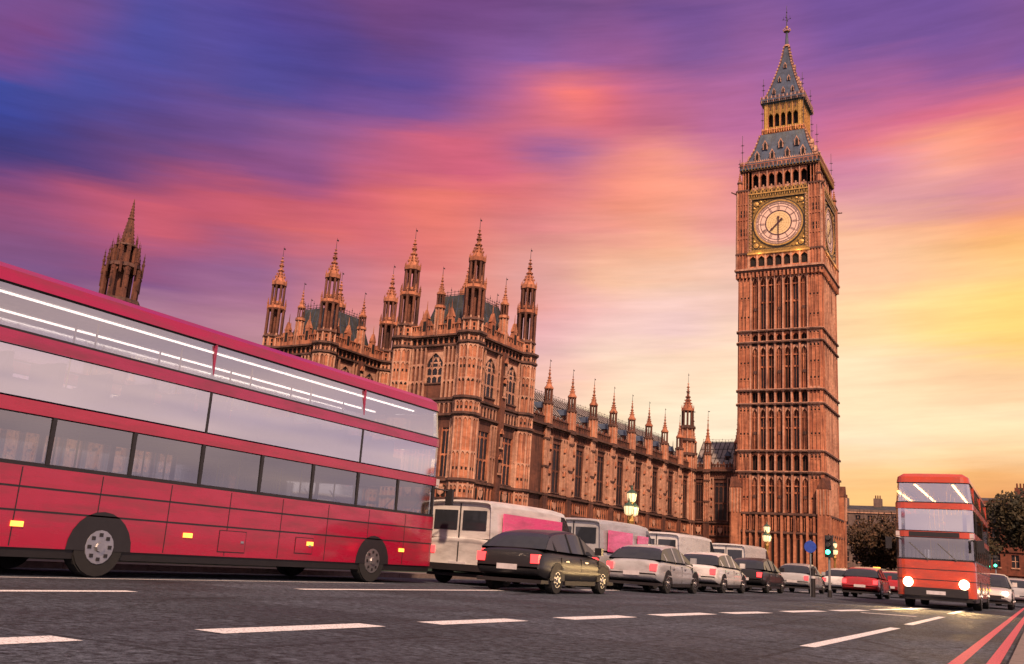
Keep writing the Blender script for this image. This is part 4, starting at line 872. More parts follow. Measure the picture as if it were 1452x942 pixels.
# ================================================================== bridge parapet, lamps
mb = MB(); X0, X1 = -18.0, -17.6
mb.box(X0-.06, X1+.06, -30, 101, .12, .42, GREENP); mb.box(X0-.08, X1+.08, -30, 101, 1.1, 1.24, GREENP)
y = -30
while y < 101:
    mb.box(X0+.1, X1-.1, y, y+.13, .42, 1.1, GREENP); mb.box(X0+.14, X1-.14, y+.13, y+.45, .98, 1.1, GREENP); mb.box(X0+.14, X1-.14, y+.13, y+.45, .42, .5, GREENP); y += .45
tag(mb.build('bridge_parapet'), 'low green iron bridge parapet running along the far pavement behind the traffic', 'parapet')
def triple_lamp(x, y, label):
    T = thing('bridge_lamp', label, 'street lamp', (x, y, 0), 0, 'triple globe lamps along the parapet')
    mb = MB(); mb.prism(0, 0, .12, 1.5, .36, .34, GREENP); mb.prism(0, 0, 1.45, 1.62, .46, .4, GOLD_D)
    mb.lathe(0, 0, [(.2, 1.6), (.12, 1.9), (.09, 2.6), (.13, 2.75), (.18, 2.95), (.1, 3.2), (.07, 3.75), (.12, 3.9)], GOLD_D, 10)
    for a in (0, pi/2, pi, 3*pi/2)[:4]: pass
    for d in (-1, 1):
        for (y0, z0), (y1, z1) in zip([(.05, 2.9), (.2, 2.85), (.34, 3.0)], [(.2, 2.85), (.34, 3.0), (.34, 3.22)]): mb.tube((0, d*y0, z0), (0, d*y1, z1), .035, .03, GOLD_D, 6)
    mb.build('post', T)
    for (ly, lz) in ((-.34, 3.22), (.34, 3.22), (0, 3.88)):
        g = MB(); g.lathe(0, ly, [(.1, lz), (.2, lz+.08), (.25, lz+.38), (.22, lz+.46)], GLOBE, 8); lo = g.build('lantern', T)
        c = MB(); c.lathe(0, ly, [(.27, lz+.45), (.24, lz+.5), (.12, lz+.6), (.04, lz+.66), (.06, lz+.7), (.015, lz+.86)], GREENP, 8)
        for k in range(8): a = 2*pi*(k+.5)/8; c.tube((.2*cos(a), ly+.2*sin(a), lz+.07), (.255*cos(a), ly+.255*sin(a), lz+.45), .012, .012, GREENP, 4)
        c.build('cap', lo)
    l = bpy.data.lights.new('lamp_light', 'POINT'); l.energy = 40; l.color = (1, .7, .35); l.shadow_soft_size = .3
    o = bpy.data.objects.new('lamp_light', l); COL.objects.link(o); o.location = (.75, 0, 3.8); o.parent = T
triple_lamp(-17.8, 17.3, 'triple lamp seen through the bus windows'); triple_lamp(-17.8, 44.8, 'nearest clear triple lamp glowing in front of the palace wing'); triple_lamp(-17.8, 72.3, 'triple lamp glowing below the clock tower'); triple_lamp(-17.8, 99.6, 'smallest and farthest triple lamp, right of the clock tower foot')

# ================================================================== buses
def rrect(hx, hy, r, n=4):
    P = []
    for cx, cy, a0 in ((hx-r, hy-r, 0), (-hx+r, hy-r, pi/2), (-hx+r, -hy+r, pi), (hx-r, -hy+r, 3*pi/2)):
        for i in range(n+1): a = a0+pi/2*i/n; P.append((cx+r*cos(a), cy+r*sin(a)))
    return P
def shell(mb, hx, hy, r, z0, z1, m, inset0=0, inset1=0, cap=False, lip=0):
    A = rrect(hx-inset0, hy-inset0, max(.05, r-inset0)); B = rrect(hx-inset1, hy-inset1, max(.05, r-inset1)); k = len(A)
    V = [(x, y, z0) for x, y in A] + [(x, y, z1) for x, y in B]; f = [(i, (i+1)%k, k+(i+1)%k, k+i) for i in range(k)]
    if cap: f.append(tuple(range(k, 2*k)))
    mb.add(V, f, m)
def wheel(parent, x, y, r, w, name='wheel'):
    mb = MB(); s = 1 if x > 0 else -1
    def cyl(r0, r1, xa, xb, m, k=20):
        V = [(xa, r0*cos(2*pi*i/k), r0*sin(2*pi*i/k)) for i in range(k)] + [(xb, r1*cos(2*pi*i/k), r1*sin(2*pi*i/k)) for i in range(k)]
        mb.add(V, [(i, (i+1)%k, k+(i+1)%k, k+i) for i in range(k)] + [tuple(range(k)), tuple(range(k, 2*k))], m)
    cyl(r*.96, r*.96, -w/2, w/2, RUBBER); cyl(r, r, -w*.38, w*.38, RUBBER)
    o = mb.build(name, parent, (x, y, r)); 
    mb = MB(); cyl(r*.6, r*.56, s*w*.3, s*(w/2+.012), RIM, 16); cyl(r*.2, r*.16, s*w*.3, s*(w/2+.05), RIM, 8)
    for k in range(8): a = 2*pi*k/8; mb.box(s*(w/2+.01), s*(w/2+.025), r*.4*cos(a)-.03, r*.4*cos(a)+.03, r*.4*sin(a)-.03, r*.4*sin(a)+.03, BLK)
    mb.build('rim', o)
def bus(label, loc, rz, Ln, body, upper, lights_on=False, front_glow=False):
    T = thing('double_decker_bus', label, 'bus', loc, rz); HX, HY = 1.26, Ln/2
    mb = MB()
    shell(mb, HX, HY, .3, .28, .42, BLK, .04, .02); shell(mb, HX, HY, .3, .42, 1.62, body); shell(mb, HX, HY, .3, 1.62, 1.68, BLK, .012, .012)
    shell(mb, HX, HY, .3, 2.4, 2.6, body); shell(mb, HX, HY, .3, 2.38, 2.4, BLK, .03, 0); shell(mb, HX, HY, .3, 2.6, 2.63, BLK, .02, .02)
    shell(mb, HX, HY, .34, 3.36, 3.38, BLK, .02, .02); shell(mb, HX, HY, .34, 3.38, 3.58, upper); shell(mb, HX, HY, .34, 3.58, 3.62, BLK, .02, .02)
    shell(mb, HX, HY, .34, 4.26, 4.3, BLK, .11, .06); shell(mb, HX, HY, .36, 4.3, 4.5, upper, .06, .1); shell(mb, HX, HY, .36, 4.5, 4.62, upper, .1, .3); shell(mb, HX, HY, .5, 4.62, 4.67, upper, .3, .6, True)
    # floors and ceilings
    mb.box(-HX+.03, HX-.03, -HY+.06, HY-.06, .36, .42, BLK); mb.box(-HX+.02, HX-.02, -HY+.05, HY-.05, 2.42, 2.58, INNER); mb.box(-HX+.14, HX-.14, -HY+.2, HY-.2, 4.28, 4.3, INNER)
    # dark wheel arches
    for y in (HY-2.6, -HY+3.0):
        for s in (-1, 1):
            V = [(s*(HX+.006), y+.62*cos(pi*i/12), .42+.62*sin(pi*i/12)) for i in range(13)]; mb.add(V, [tuple(range(13))], BLK)
    n = int(Ln/1.45)
    mb.box(-HX+.03, HX-.03, -HY+.05, HY-.05, 2.37, 2.4, INNER)
    for i in range(n+1):       # window pillars
        y = -HY+.3+(2*HY-.6)*i/n
        for s in (-1, 1):
            for z0, z1, w in ((1.66, 2.4, .07),): mb.box(min(s*(HX-.06), s*(HX-.005)), max(s*(HX-.06), s*(HX-.005)), y-w/2, y+w/2, z0, z1, BLK)
            if i % 3 == 0: mb.box(min(s*(HX-.06), s*(HX-.005)), max(s*(HX-.06), s*(HX-.005)), y-.02, y+.02, 2.6, 3.38, BLK)
            if i % 3 == 0: mb.box(min(s*(HX-.09), s*(HX-.04)), max(s*(HX-.09), s*(HX-.04)), y-.015, y+.015, 3.6, 4.28, upper)
    for z in (.95, 1.3): shell(mb, HX+.006, HY+.006, .3, z, z+.025, BLK)
    mb.build('body', T)
    g = MB(); shell(g, HX, HY, .3, 1.68, 2.4, BGLASS_L, .02, .03); g.build('lower_windows', T)
    g = MB(); shell(g, HX, HY, .34, 2.6, 3.38, BGLASS, .02, .02); g.build('upper_windows', T)
    g = MB(); shell(g, HX, HY, .34, 3.6, 4.28, BGLASS_T, .03, .1); g.build('roof_glazing', T)
    g = MB()
    for i in range(int(Ln/.9)-2):
        y = -HY+1+i*.9
        for s in (-1, 1):
            g.box(s*.68-.4, s*.68+.4, y, y+.42, 2.58, 2.92, SEAT); g.box(s*.68-.4, s*.68+.4, y, y+.08, 2.9, 3.3, SEAT)
            g.box(s*.68-.4, s*.68+.4, y, y+.42, .9, 1.24, SEAT); g.box(s*.68-.4, s*.68+.4, y, y+.08, 1.2, 1.72, SEAT)
    g.build('seats', T)
    for y in (HY-2.6, -HY+3.0):
        for s in (-1, 1): wheel(T, s*(HX-.14), y, .48, .28)
    g = MB(); g.box(-.8, .8, HY+.0, HY+.02, 2.42, 2.58, BLK); g.build('destination_board', T)
    k = 9          # body joints, flaps and vents on both sides, grab poles
    def sb(g, s_, y0, y1, z0, z1, d, m): g.box(min(s_*(HX-.01), s_*(HX+d)), max(s_*(HX-.01), s_*(HX+d)), y0, y1, z0, z1, m)
    for s_ in (-1, 1):
        for i in range(1, k): y = -HY+2*HY*i/k; g = MB(); sb(g, s_, y-.008, y+.008, .44, 1.6, .004, BLK); g.build('panel_joint', T)
        for (y0, y1, z0, z1) in ((1.2, 1.75, .55, .88), (-.9, -.2, .5, .9)):
            g = MB(); sb(g, s_, y0, y1, z0, z1, .006, BLK); sb(g, s_, y0+.015, y1-.015, z0+.015, z1-.015, .01, body); sb(g, s_, y1-.14, y1-.06, (z0+z1)/2-.02, (z0+z1)/2+.02, .022, RIM); g.build('access_flap', T)
        g = MB(); sb(g, s_, -HY+.35, -HY+.95, .6, 1.32, .003, BLK)
        for q in range(7): sb(g, s_, -HY+.37, -HY+.93, .62+q*.1, .66+q*.1, .014, GREYP)
        g.build('vent_grille', T)
        for i in range(int((Ln-2.2)/1.9)+1):
            y = -HY+1.1+i*1.9
            for z0, z1 in ((.42, 2.38), (2.58, 4.28)): g = MB(); g.tube((s_*.3, y, z0), (s_*.3, y, z1), .018, .018, AMBERP, 6); g.build('grab_pole', T)
    for zz in (2.39, 4.255):
        g = MB()
        for s in (-1, 1): g.box(s*.62-.03, s*.62+.03, -HY+.6, HY-.6, zz, zz+.02, STRIPW if lights_on else STRIP)
        g.build('ceiling_lights', T)
    for s in (-1, 1):
        g = MB(); g.sphere(s*.88, HY-.04, .86, .17, HEAD if lights_on else WSIGN, 1, 12, 8); g.build('headlight', T)
        g = MB(); g.box(s*.95-.1, s*.95+.1, -HY-.03, -HY+.02, .95, 1.25, TAIL); g.build('tail_light', T)
        g = MB(); g.tube((s*(HX-.1), HY-.2, 2.35), (s*(HX+.2), HY+.15, 2.3), .02, .02, BLK); g.box(s*(HX+.2)-.1, s*(HX+.2)+.1, HY+.1, HY+.18, 1.95, 2.35, BLK); g.build('wing_mirror', T)
    if lights_on:
        for s in (-1, 1):
            l = bpy.data.lights.new('headlight_beam', 'SPOT'); l.energy = 900; l.color = (1, .62, .25); l.spot_size = radians(75); l.spot_blend = 1; l.shadow_soft_size = .12
            o = bpy.data.objects.new('headlight_beam', l); COL.objects.link(o); o.parent = T; o.location = (s*.88, HY+.2, .86); o.rotation_euler = (radians(82), 0, 0)
    g = MB()
    for s in (-1, 1):
        for k in range(4): y = -HY+1.5+k*(Ln-3)/3; g.box(min(s*HX, s*(HX+.02)), max(s*HX, s*(HX+.02)), y-.1, y+.1, .72, .8, AMBER)
    g.build('side_markers', T)
    g = MB(); g.box(-1.0, 1.0, HY+.0, HY+.05, .42, .7, BLK); g.box(-.3, .3, HY+.05, HY+.07, .48, .6, WSIGN); g.tube((-.7, HY+.04, 1.62), (-.1, HY+.02, 2.2), .015, .015, BLK); g.tube((.2, HY+.04, 1.62), (.8, HY+.02, 2.2), .015, .015, BLK); g.build('bumper', T)
    return T
bus('long crimson double decker bus with glazed upper decks, filling the left side of the road', (-14.56, 13.9, 0), 0, 12.9, RED, CRIM)
b2 = bus('oncoming orange red double decker bus with headlights on, far down the road at the right', (-2.95-.2, 41.6, 0), pi, 10.8, RED2, RED2, True)

# ================================================================== cars and vans
def loft_vehicle(kind, body, label, cat, name, loc, rz, lights=None, group=None, panels=None):
    T = thing(name, label, cat, loc, rz, group)
    if kind == 'van': T.scale = (1, 1, .92)
    if kind == 'car':
        Ln, hw, r = 4.4, .88, .32
        st = [(-2.2, .5, .62, .78), (-2.1, .4, .92, .84), (-1.6, .3, .98, .88), (-.6, .26, .95, .89), (.6, .26, .93, .89), (1.3, .28, .86, .88), (1.9, .32, .76, .82), (2.15, .4, .62, .7), (2.2, .46, .56, .6)]
        gh = [(-1.95, .99, .99), (-1.45, .97, 1.34), (-.6, .95, 1.45), (.2, .94, 1.42), (1.15, .9, .91)]
    elif kind == 'taxi':
        Ln, hw, r = 4.6, .9, .34
        st = [(-2.3, .5, .8, .8), (-2.2, .4, 1.02, .86), (-1.6, .3, 1.06, .9), (-.6, .26, 1.05, .9), (.7, .26, 1.02, .9), (1.3, .28, .98, .88), (1.95, .32, .9, .82), (2.2, .4, .8, .72), (2.25, .46, .7, .62)]
        gh = [(-2.2, 1.04, 1.1), (-1.9, 1.04, 1.66), (-.6, 1.04, 1.78), (.4, 1.02, 1.74), (1.15, 1.0, 1.03)]
    else:
        Ln, hw, r = 5.9, 1.02, .36
        st = [(-2.95, .5, 1.1, .95), (-2.9, .42, 1.28, 1.0), (-1.6, .32, 1.3, 1.02), (0, .3, 1.3, 1.02), (1.4, .3, 1.26, 1.02), (2.0, .32, 1.16, 1.0), (2.65, .34, 1.0, .94), (2.9, .42, .8, .8)]
        gh = [(-2.94, 1.28, 2.2), (-2.85, 1.28, 2.34), (0, 1.29, 2.38), (1.1, 1.26, 2.34), (1.45, 1.24, 2.22), (2.25, 1.1, 1.12)]
    def resample(rows, k):
        out = []
        for i in range(len(rows)-1):
            p0, p1, p2, p3 = rows[max(0, i-1)], rows[i], rows[i+1], rows[min(len(rows)-1, i+2)]
            for j in range(k):
                t = j/k; out.append(tuple((1-t)*b_+t*c_ + .5*t*(1-t)*((1-t)*((c_-a_)/2-(c_-b_))*1.6 - t*((d_-b_)/2-(c_-b_))*1.6) for a_, b_, c_, d_ in zip(p0, p1, p2, p3)))
        return out+[rows[-1]]
    st_raw = st; st = resample(st, 4)
    mb = MB(); rings = []
    for y, zl, zt, w in st:
        H_ = zt-zl; c = [(0, zt+.025), (w*.45, zt+.018), (w*.75, zt), (w*.88, zt-.03), (w*.955, zt-.08), (w*.985, zt-.16*H_-.05), (w*1.0, zl+H_*.55), (w*.995, zl+H_*.42), (w*1.008, zl+H_*.36), (w*.985, zl+.08), (w*.93, zl+.01), (w*.8, zl), (0, zl)]
        rings.append([(x, y, z) for x, z in c] + [(-x, y, z) for x, z in c[-2:0:-1]])
    k = len(rings[0]); V = [v for r_ in rings for v in r_]
    f = [(j*k+i, j*k+(i+1)%k, (j+1)*k+(i+1)%k, (j+1)*k+i) for j in range(len(rings)-1) for i in range(k)] + [tuple(range(k-1,-1,-1)), tuple((len(rings)-1)*k+i for i in range(k))]
    mb.add(V, f, body)
    for y in (-Ln/2+.85, Ln/2-.9):
        for s in (-1, 1): mb.add([(s*(hw*1.012), y+(r+.07)*cos(pi*i/10), r+(r+.07)*sin(pi*i/10)) for i in range(11)] + [(s*hw*1.012, y-(r+.07), .3), (s*hw*1.012, y+(r+.07), .3)], [tuple(range(13))], BLK)
    mb.box(-hw*.96, hw*.96, -Ln/2+.1, Ln/2-.1, .22, .3, BLK)
    bo = mb.build('body', T, smooth=True); bo.modifiers.new('edge', 'EDGE_SPLIT').split_angle = radians(38)
    zt_ = st_raw[4][2]
    def side(nm, s_, f0, f1, y0, y1, z0, z1, m): g = MB(); g.box(min(s_*hw*f0, s_*hw*f1), max(s_*hw*f0, s_*hw*f1), y0, y1, z0, z1, m); g.build(nm, T)
    for s_ in (-1, 1):
        for y in ((-1.15, -.05, 1.0) if kind != 'van' else (-1.2, .5, 1.55)): side('door_gap', s_, .98, 1.012, y-.008, y+.008, .34, zt_-.1, BLK)
        for y in ((-.95, .15) if kind != 'van' else (.7,)): side('door_handle', s_, .98, 1.03, y, y+.17, zt_-.2, zt_-.17, RIM)
        side('sill', s_, .9, 1.0, -Ln/2+1.3, Ln/2-1.35, .2, .3, BLK)
    g = MB(); g.box(-hw*.55, hw*.55, Ln/2-.1, Ln/2+.01, .42, .56, BLK); g.build('grille', T)
    van = kind == 'van'; gh_raw = gh; gh = [(y, a_, a_+(b_-a_)) for y, a_, b_ in resample(gh, 4)]
    mb = MB(); rm = MB(); tw = .93 if van else .74
    rings = []; nfr = 4; vside = (len(gh)-1-8, len(gh)-1-4)
    for y, zb_, zt in gh:
        wb = hw*.97; wt = wb+(hw*tw-wb)*min(1, (zt-zb_)/(.45 if not van else 1.0))
        c = [(wb, zb_), (wt+(wb-wt)*.12, zb_+(zt-zb_)*.86), (wt*.985, zt-.055), (wt*.9, zt-.012), (wt*.6, zt+.012), (0, zt+.02)]
        rings.append([(x, y, z) for x, z in c] + [(-x, y, z) for x, z in c[-2::-1]])
    k = len(rings[0]); V = [v for r_ in rings for v in r_]
    for j in range(len(rings)-1):
        for i in range(k-1):
            side = i in (0, k-2); front = j >= len(rings)-1-4; back = j < 4
            if van: m = CGLASS if (front or (side and vside[0] <= j < vside[1])) else body
            else: m = CGLASS if (side or front or back) else body
            b_ = len(mb.v); mb.add([V[j*k+i], V[j*k+i+1], V[(j+1)*k+i+1], V[(j+1)*k+i]], [(0, 1, 2, 3)], m)
    mb.add(rings[0], [tuple(range(k))], body if van else CGLASS)
    for (y, zb_, zt) in gh_raw[1:-1]:
        if not van:
            for s in (-1, 1): mb.tube((s*hw*.975, y, zb_), (s*(hw*tw+.02), y, zt-.06), .035, .03, body, 4)
    cb = mb.build('cabin', T, smooth=True); cb.modifiers.new('edge', 'EDGE_SPLIT').split_angle = radians(40)
    for y in (-Ln/2+.85, Ln/2-.9):
        for s in (-1, 1): wheel(T, s*(hw-.1), y, r, .2)
    L1 = lights or 'rear'
    for s in (-1, 1):
        g = MB(); zt = .95 if van else .78; g.box(s*hw*.8-.1, s*hw*.8+.1, -Ln/2-.02, -Ln/2+.12, zt-.12, zt+.08, TAIL); g.build('tail_light', T)
        g = MB(); g.sphere(s*hw*.72, Ln/2-.14, .64 if not van else .8, .13, HEAD if L1 == 'front' else WSIGN, .8); g.build('headlight', T)
        g = MB(); g.box(s*(hw+.1)-.09, s*(hw+.1)+.09, .72*Ln/4.4, .85*Ln/4.4, st_raw[4][2]+.02, st_raw[4][2]+.2, body); g.build('wing_mirror', T)
    g = MB(); g.box(-.26, .26, -Ln/2-.03, -Ln/2+.05, .5, .62, WSIGN); g.build('number_plate', T)
    if van:
        for s in (-1, 1):
            g = MB(); g.box(min(s*.08, s*.8), max(s*.08, s*.8), -Ln/2-.012, -Ln/2+.03, 1.5, 2.05, CGLASS); g.build('rear_window', T, bevel=.01)
        g = MB(); g.box(-.012, .012, -Ln/2-.02, -Ln/2+.02, .55, 2.25, BLK); g.box(-.98, .98, -Ln/2-.06, -Ln/2+.05, .38, .56, BLK); g.build('rear_bumper', T)
    if kind == 'taxi': g = MB(); g.box(-.25, .25, -.1, .1, 1.76, 1.9, AMBER); g.build('roof_light', T, bevel=.02)
    if panels:
        for m_, y0, y1, z0, z1 in panels:
            for s in (-1, 1):
                g = MB(); g.fbox(Face(s*(hw+.012), y0 if s > 0 else y1, 0, 1 if s > 0 else -1), 0, y1-y0, 0, .025, z0, z1, m_); g.build('side_panel', T)
    return T
V = loft_vehicle
V('van', WHITE, 'pale van with wide pink side panel, first vehicle in front of the red bus', 'van', 'delivery_van', (-13.2, 24.2, 0), 0, panels=[(PINK, -2.5, 1.0, 1.2, 2.02), (PINK, -2.6, 1.6, .55, .95)])
V('van', SILVER, 'grey van with two separate pink side panels, second van beyond the red bus', 'van', 'delivery_van', (-13.2, 31.2, 0), 0, panels=[(PINK, -2.5, -.4, 1.25, 2.0), (PINK, .1, 1.1, 1.25, 1.95)])
V('car', BLACKP, 'black car in the near traffic lane beside the pink panelled van', 'car', 'parked_car', (-9.2, 24.5, 0), 0) if False else None
V('car', BLACKP, 'black car in the middle lane in front of the pale pink panelled van', 'car', 'black_car', (-10.7, 21.6, 0), 0)
V('car', SILVER, 'silver car in the middle lane just ahead of the nearest black car', 'car', 'silver_car', (-10.9, 29.8, 0), 0)
V('car', WHITE, 'white car in the middle lane in front of the grey van', 'car', 'white_car', (-11.1, 36.5, 0), 0)
V('van', WHITE, 'plain white van behind the lamp in the far lane', 'van', 'delivery_van', (-13.4, 39.5, 0), 0)
V('car', BLACKP, 'black car ahead of the white car in the middle lane', 'car', 'black_car', (-11.2, 43.5, 0), 0)
V('car', SILVER, 'small silver car low beneath the clock tower, left of the green signal', 'car', 'silver_car', (-11.0, 52, 0), 0)
V('van', WHITE, 'white van below the clock tower, farthest of the vans', 'van', 'delivery_van', (-13.6, 50, 0), 0)
V('car', WHITE, 'white car far ahead near the green traffic signal', 'car', 'white_car', (-10.6, 62, 0), 0)
V('car', CARRED, 'red car with glowing tail lights right of the green traffic signal', 'car', 'red_car', (-7.6, 51, 0), 0)
V('car', CARRED, 'second red car ahead of the first, just left of the oncoming bus', 'car', 'red_car', (-7.4, 60, 0), 0)
V('taxi', BLACKP, 'black cab behind the red cars below the far lamp', 'taxi', 'black_cab', (-10.6, 76, 0), 0)
V('car', WHITE, 'white car with bright headlights just right of the oncoming bus', 'car', 'white_car', (-1.95, 47.5, 0), pi, 'front')
V('car', SILVER, 'silver grey car at the right edge of the picture beside the kerb', 'car', 'silver_car', (-1.25, 58.5, 0), 0)

# ================================================================== signals and signs
def signal(x, y, label, h=3.0, r=0):
    T = thing('traffic_light', label, 'traffic light', (x, y, 0), r)
    mb = MB(); mb.prism(0, 0, 0, h-.75, .055, .05, GREYP, 10); mb.prism(0, 0, 0, .3, .1, .08, BLK, 10); mb.build('pole', T)
    mb = MB(); mb.box(-.16, .16, -.14, .14, h-.85, h+.1, BLK); 
    for k in range(3): z = h-.68+k*.3; mb.tube((0, -.14, z+.04), (0, -.3, z+.07), .11, .11, BLK, 10)
    mb.build('signal_head', T, bevel=.015)
    for k, m_ in enumerate((GREENL, BLK, BLK)): z = h-.68+k*.3; g = MB(); g.sphere(0, -.16-.15*(k == 0), z+.05, .1, m_); g.build('lens', T)
signal(-8.1, 44.0, 'traffic light showing green on a pole below the clock tower', 2.55)
signal(-.0+.25, 24.5, 'near traffic light showing green beside the tree at the right', 2.0) if False else None
signal(-2.75, 66, 'green traffic light by the trees at the right edge, left one of the two', 2.8); signal(-2.85, 80, 'green traffic light by the trees at the right edge, right one of the two', 3.2)
T = thing('blue_road_sign', 'small blue sign on a thin pole left of the green traffic light', 'road sign', (-8.8, 43.5, 0))
mb = MB(); mb.prism(0, 0, 0, 2.4, .035, .035, GREYP, 8); mb.build('pole', T)
mb = MB(); mb.fpoly(Face(0, 0, 1, 0), [(.26*cos(2*pi*i/20), 2.1+.26*sin(2*pi*i/20)) for i in range(20)], .04, .06, BLUE); mb.build('sign_face', T)
mb = MB(); mb.prism(0, 0, 0, 1.1, .09, .09, BLK, 10); mb.prism(0, 0, .75, .85, .095, .095, WSIGN, 10); mb.sphere(0, 0, 1.12, .1, BLK)
tag(mb.build('bollard', None, (-8.3, 41.5, 0)), 'short black bollard standing below the green traffic light', 'bollard')

# ================================================================== far buildings
BRICK = stone('red_brick', (.2, .06, .035), (.13, .04, .026), (.08, .03, .02)); GREYST = stone('grey_stone', (.2, .14, .12), (.14, .095, .085), (.08, .055, .05))
def building(name, label, x0, x1, y, depth, h, floors, bays, wall, roofm, chim=3, roofh=2.5):
    T = thing(name, label, 'building', ((x0+x1)/2, y, 0)); w = x1-x0; F = Face(-w/2, 0, 1, 0)
    mb = MB(); mb.box(-w/2, w/2, 0, depth, 0, h, wall)
    ops = []; bw = w/bays; fh = h/floors
    for i in range(bays):
        for j in range(floors): ops.append((bw*(i+.3), bw*(i+.7), fh*(j+.25), fh*(j+.8)))
    fill(mb, F, 0, w, 0, h, ops, 0, .4, wall); 
    for j in range(1, floors+1): mb.fbox(F, -.2, w+.2, 0, .65, fh*j-.35, fh*j-.05, PALE if j == floors else wall)
    mb.box(-w/2-.2, w/2+.2, -.7, 0, h-.02, h+.5, wall)
    for i in range(chim): x = -w/2+w*(i+.5)/chim; mb.box(x-.9, x+.9, 2.5, 4.5, h, h+roofh+2.2, wall); [mb.prism(x-.5+k*.5, 3.5, h+roofh+2.2, h+roofh+3.0, .16, .14, BRICK, 8) for k in range(3)]
    mb.build('wall', T)
    mb = MB(); mb.add([(-w/2, 0, h+.5), (w/2, 0, h+.5), (w/2-1.5, 3.5, h+roofh+.5), (-w/2+1.5, 3.5, h+roofh+.5), (w/2, depth, h+.5), (-w/2, depth, h+.5), (w/2-1.5, depth-3.5, h+roofh+.5), (-w/2+1.5, depth-3.5, h+roofh+.5)], [(0,1,2,3), (1,4,6,2), (4,5,7,6), (5,0,3,7), (3,2,6,7)], roofm); mb.build('roof', T)
    for a, b, z0, z1 in ops[:90]:
        g = MB(); g.fbox(F, a, b, .0, .1, z0, z1, GLASS_D); g.fbox(F, (a+b)/2-.05, (a+b)/2+.05, .1, .18, z0, z1, PALE); g.fbox(F, a, b, .1, .17, (z0+z1)/2-.05, (z0+z1)/2+.05, PALE); g.fbox(F, a-.1, b+.1, .38, .55, z0-.2, z0, PALE); g.build('window', T)
    return T
building('office_building', 'long low grey stone building on the skyline right of the clock tower', -52, -14, 238, 20, 17.0, 4, 14, GREYST, DSLATE, 5, 1.2)
building('brick_building', 'dark red brick building behind the trees at the right edge', -10, 22, 175, 20, 14.6, 4, 12, BRICK, DSLATE, 2, .8)
building('corner_building', 'stone building with a tall pale pier at the far right edge', -1.2, 14, 120, 18, 11.2, 3, 6, BRICK, SLATE2, 2, 1.2)
mb = MB()
for dx in (-1.3, 1.3):
    for dy in (-1.3, 1.3): mb.prism(dx, dy, 0, 29, .14, .14, GREYP, 6)
for k in range(14):
    z = 2*k+1.5
    for s in (-1, 1): mb.box(-1.4, 1.4, s*1.3-.08, s*1.3+.08, z, z+.18, GREYP); mb.box(s*1.3-.08, s*1.3+.08, -1.4, 1.4, z, z+.18, GREYP); mb.tube((-1.3, s*1.3, z), (1.3, s*1.3, z+2), .07, .07, GREYP, 4)
tag(mb.build('scaffold_tower', None, (-46.5, 232, 0)), 'thin grey scaffold tower on the skyline just right of the clock tower foot', 'scaffold')

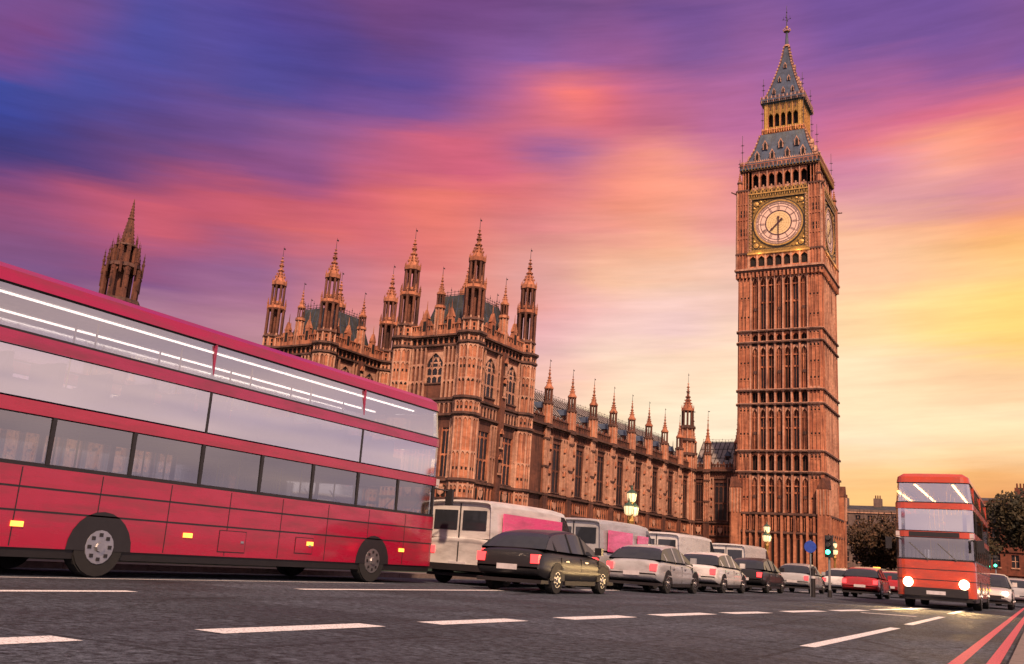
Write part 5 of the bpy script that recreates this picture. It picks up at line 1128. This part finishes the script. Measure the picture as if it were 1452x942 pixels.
# ================================================================== trees
BARK = simple('tree_bark', (.05, .035, .025), .9, bump=.6, bscale=12)
def leafmat(name, c0, c1):
    m, t, p = new_mat(name); nn, ll = t.nodes.new, t.links.new
    g = nn('ShaderNodeNewGeometry'); n = nn('ShaderNodeTexNoise'); n.inputs['Scale'].default_value = 1.1; n.inputs['Detail'].default_value = 4; ll(g.outputs['Position'], n.inputs['Vector'])
    r = nn('ShaderNodeValToRGB'); e = r.color_ramp.elements; e[0].position = .35; e[0].color = (*c0, 1); e[1].position = .65; e[1].color = (*c1, 1); ll(n.outputs[0], r.inputs[0]); ll(r.outputs[0], p.inputs['Base Color']); p.inputs['Roughness'].default_value = .7
    return m
LEAF = leafmat('dark_autumn_leaf', (.016, .018, .008), (.06, .04, .014)); LEAF2 = leafmat('brown_leaf', (.03, .02, .01), (.09, .042, .016))
def tree(x, y, h, cr, label, leaf=LEAF, nleaf=9000, seed=1, ls=.16):
    rnd = random.Random(seed); T = thing('tree', label, 'tree', (x, y, 0), 0, 'trees beyond the traffic')
    mb = MB(); mb.tube((0, 0, 0), (0, 0, h*.35), .22, .16, BARK, 8); tips = []
    for i in range(11):
        a = rnd.uniform(0, 2*pi); e = rnd.uniform(.35, 1.4); l = rnd.uniform(.45, .8)*cr; z0 = h*rnd.uniform(.25, .5)
        p0 = Vector((0, 0, z0)); p1 = p0+Vector((cos(a)*cos(e)*l, sin(a)*cos(e)*l, sin(e)*l*1.2)); mb.tube((0, 0, h*.25), p0, .12, .1, BARK, 6); mb.tube(p0, p1, .09, .04, BARK, 5)
        for j in range(3):
            q = p1+Vector((rnd.uniform(-1, 1), rnd.uniform(-1, 1), rnd.uniform(-.1, 1)))*cr*.4; mb.tube(p1, q, .04, .015, BARK, 4); tips.append(q)
        tips.append(p1)
    mb.build('trunk', T)
    mb = MB(); cl = [(t, rnd.uniform(.22, .42)*cr) for t in tips]; cl += [(Vector((rnd.uniform(-1, 1)*cr*.7, rnd.uniform(-1, 1)*cr*.7, h*rnd.uniform(.38, .92))), rnd.uniform(.2, .38)*cr) for _ in range(16)]
    for i in range(nleaf):
        c, r_ = cl[rnd.randrange(len(cl))]; d = Vector((rnd.gauss(0, 1), rnd.gauss(0, 1), rnd.gauss(0, 1))).normalized()*r_*rnd.random()**.4
        p = c+d; u_ = Vector((rnd.gauss(0, 1), rnd.gauss(0, 1), rnd.gauss(0, 1))).normalized(); v_ = u_.orthogonal().normalized(); s = ls*rnd.uniform(.6, 1.3)
        mb.add([tuple(p-u_*s), tuple(p+v_*s*.6), tuple(p+u_*s), tuple(p-v_*s*.6)], [(0, 1, 2, 3)], leaf)
    mb.build('crown', T)
tree(-1.3+.6, 84, 8.6, 3.6, 'dark leafy tree at the right edge just right of the oncoming bus', LEAF, 12000, 3, .17)
tree(5.5, 96, 8.2, 3.6, 'dark tree at the extreme right edge of the picture', LEAF, 10000, 5, .18)
tree(-25, 175, 10.5, 5.5, 'brownish tree right of the clock tower foot, the left one of the row', LEAF2, 9000, 8, .3)
tree(-19, 168, 10.0, 5.5, 'brownish tree in the middle of the row right of the clock tower', LEAF2, 9000, 9, .3)
tree(-12, 160, 9.5, 5, 'brownish tree behind the oncoming bus', LEAF2, 9000, 10, .3)
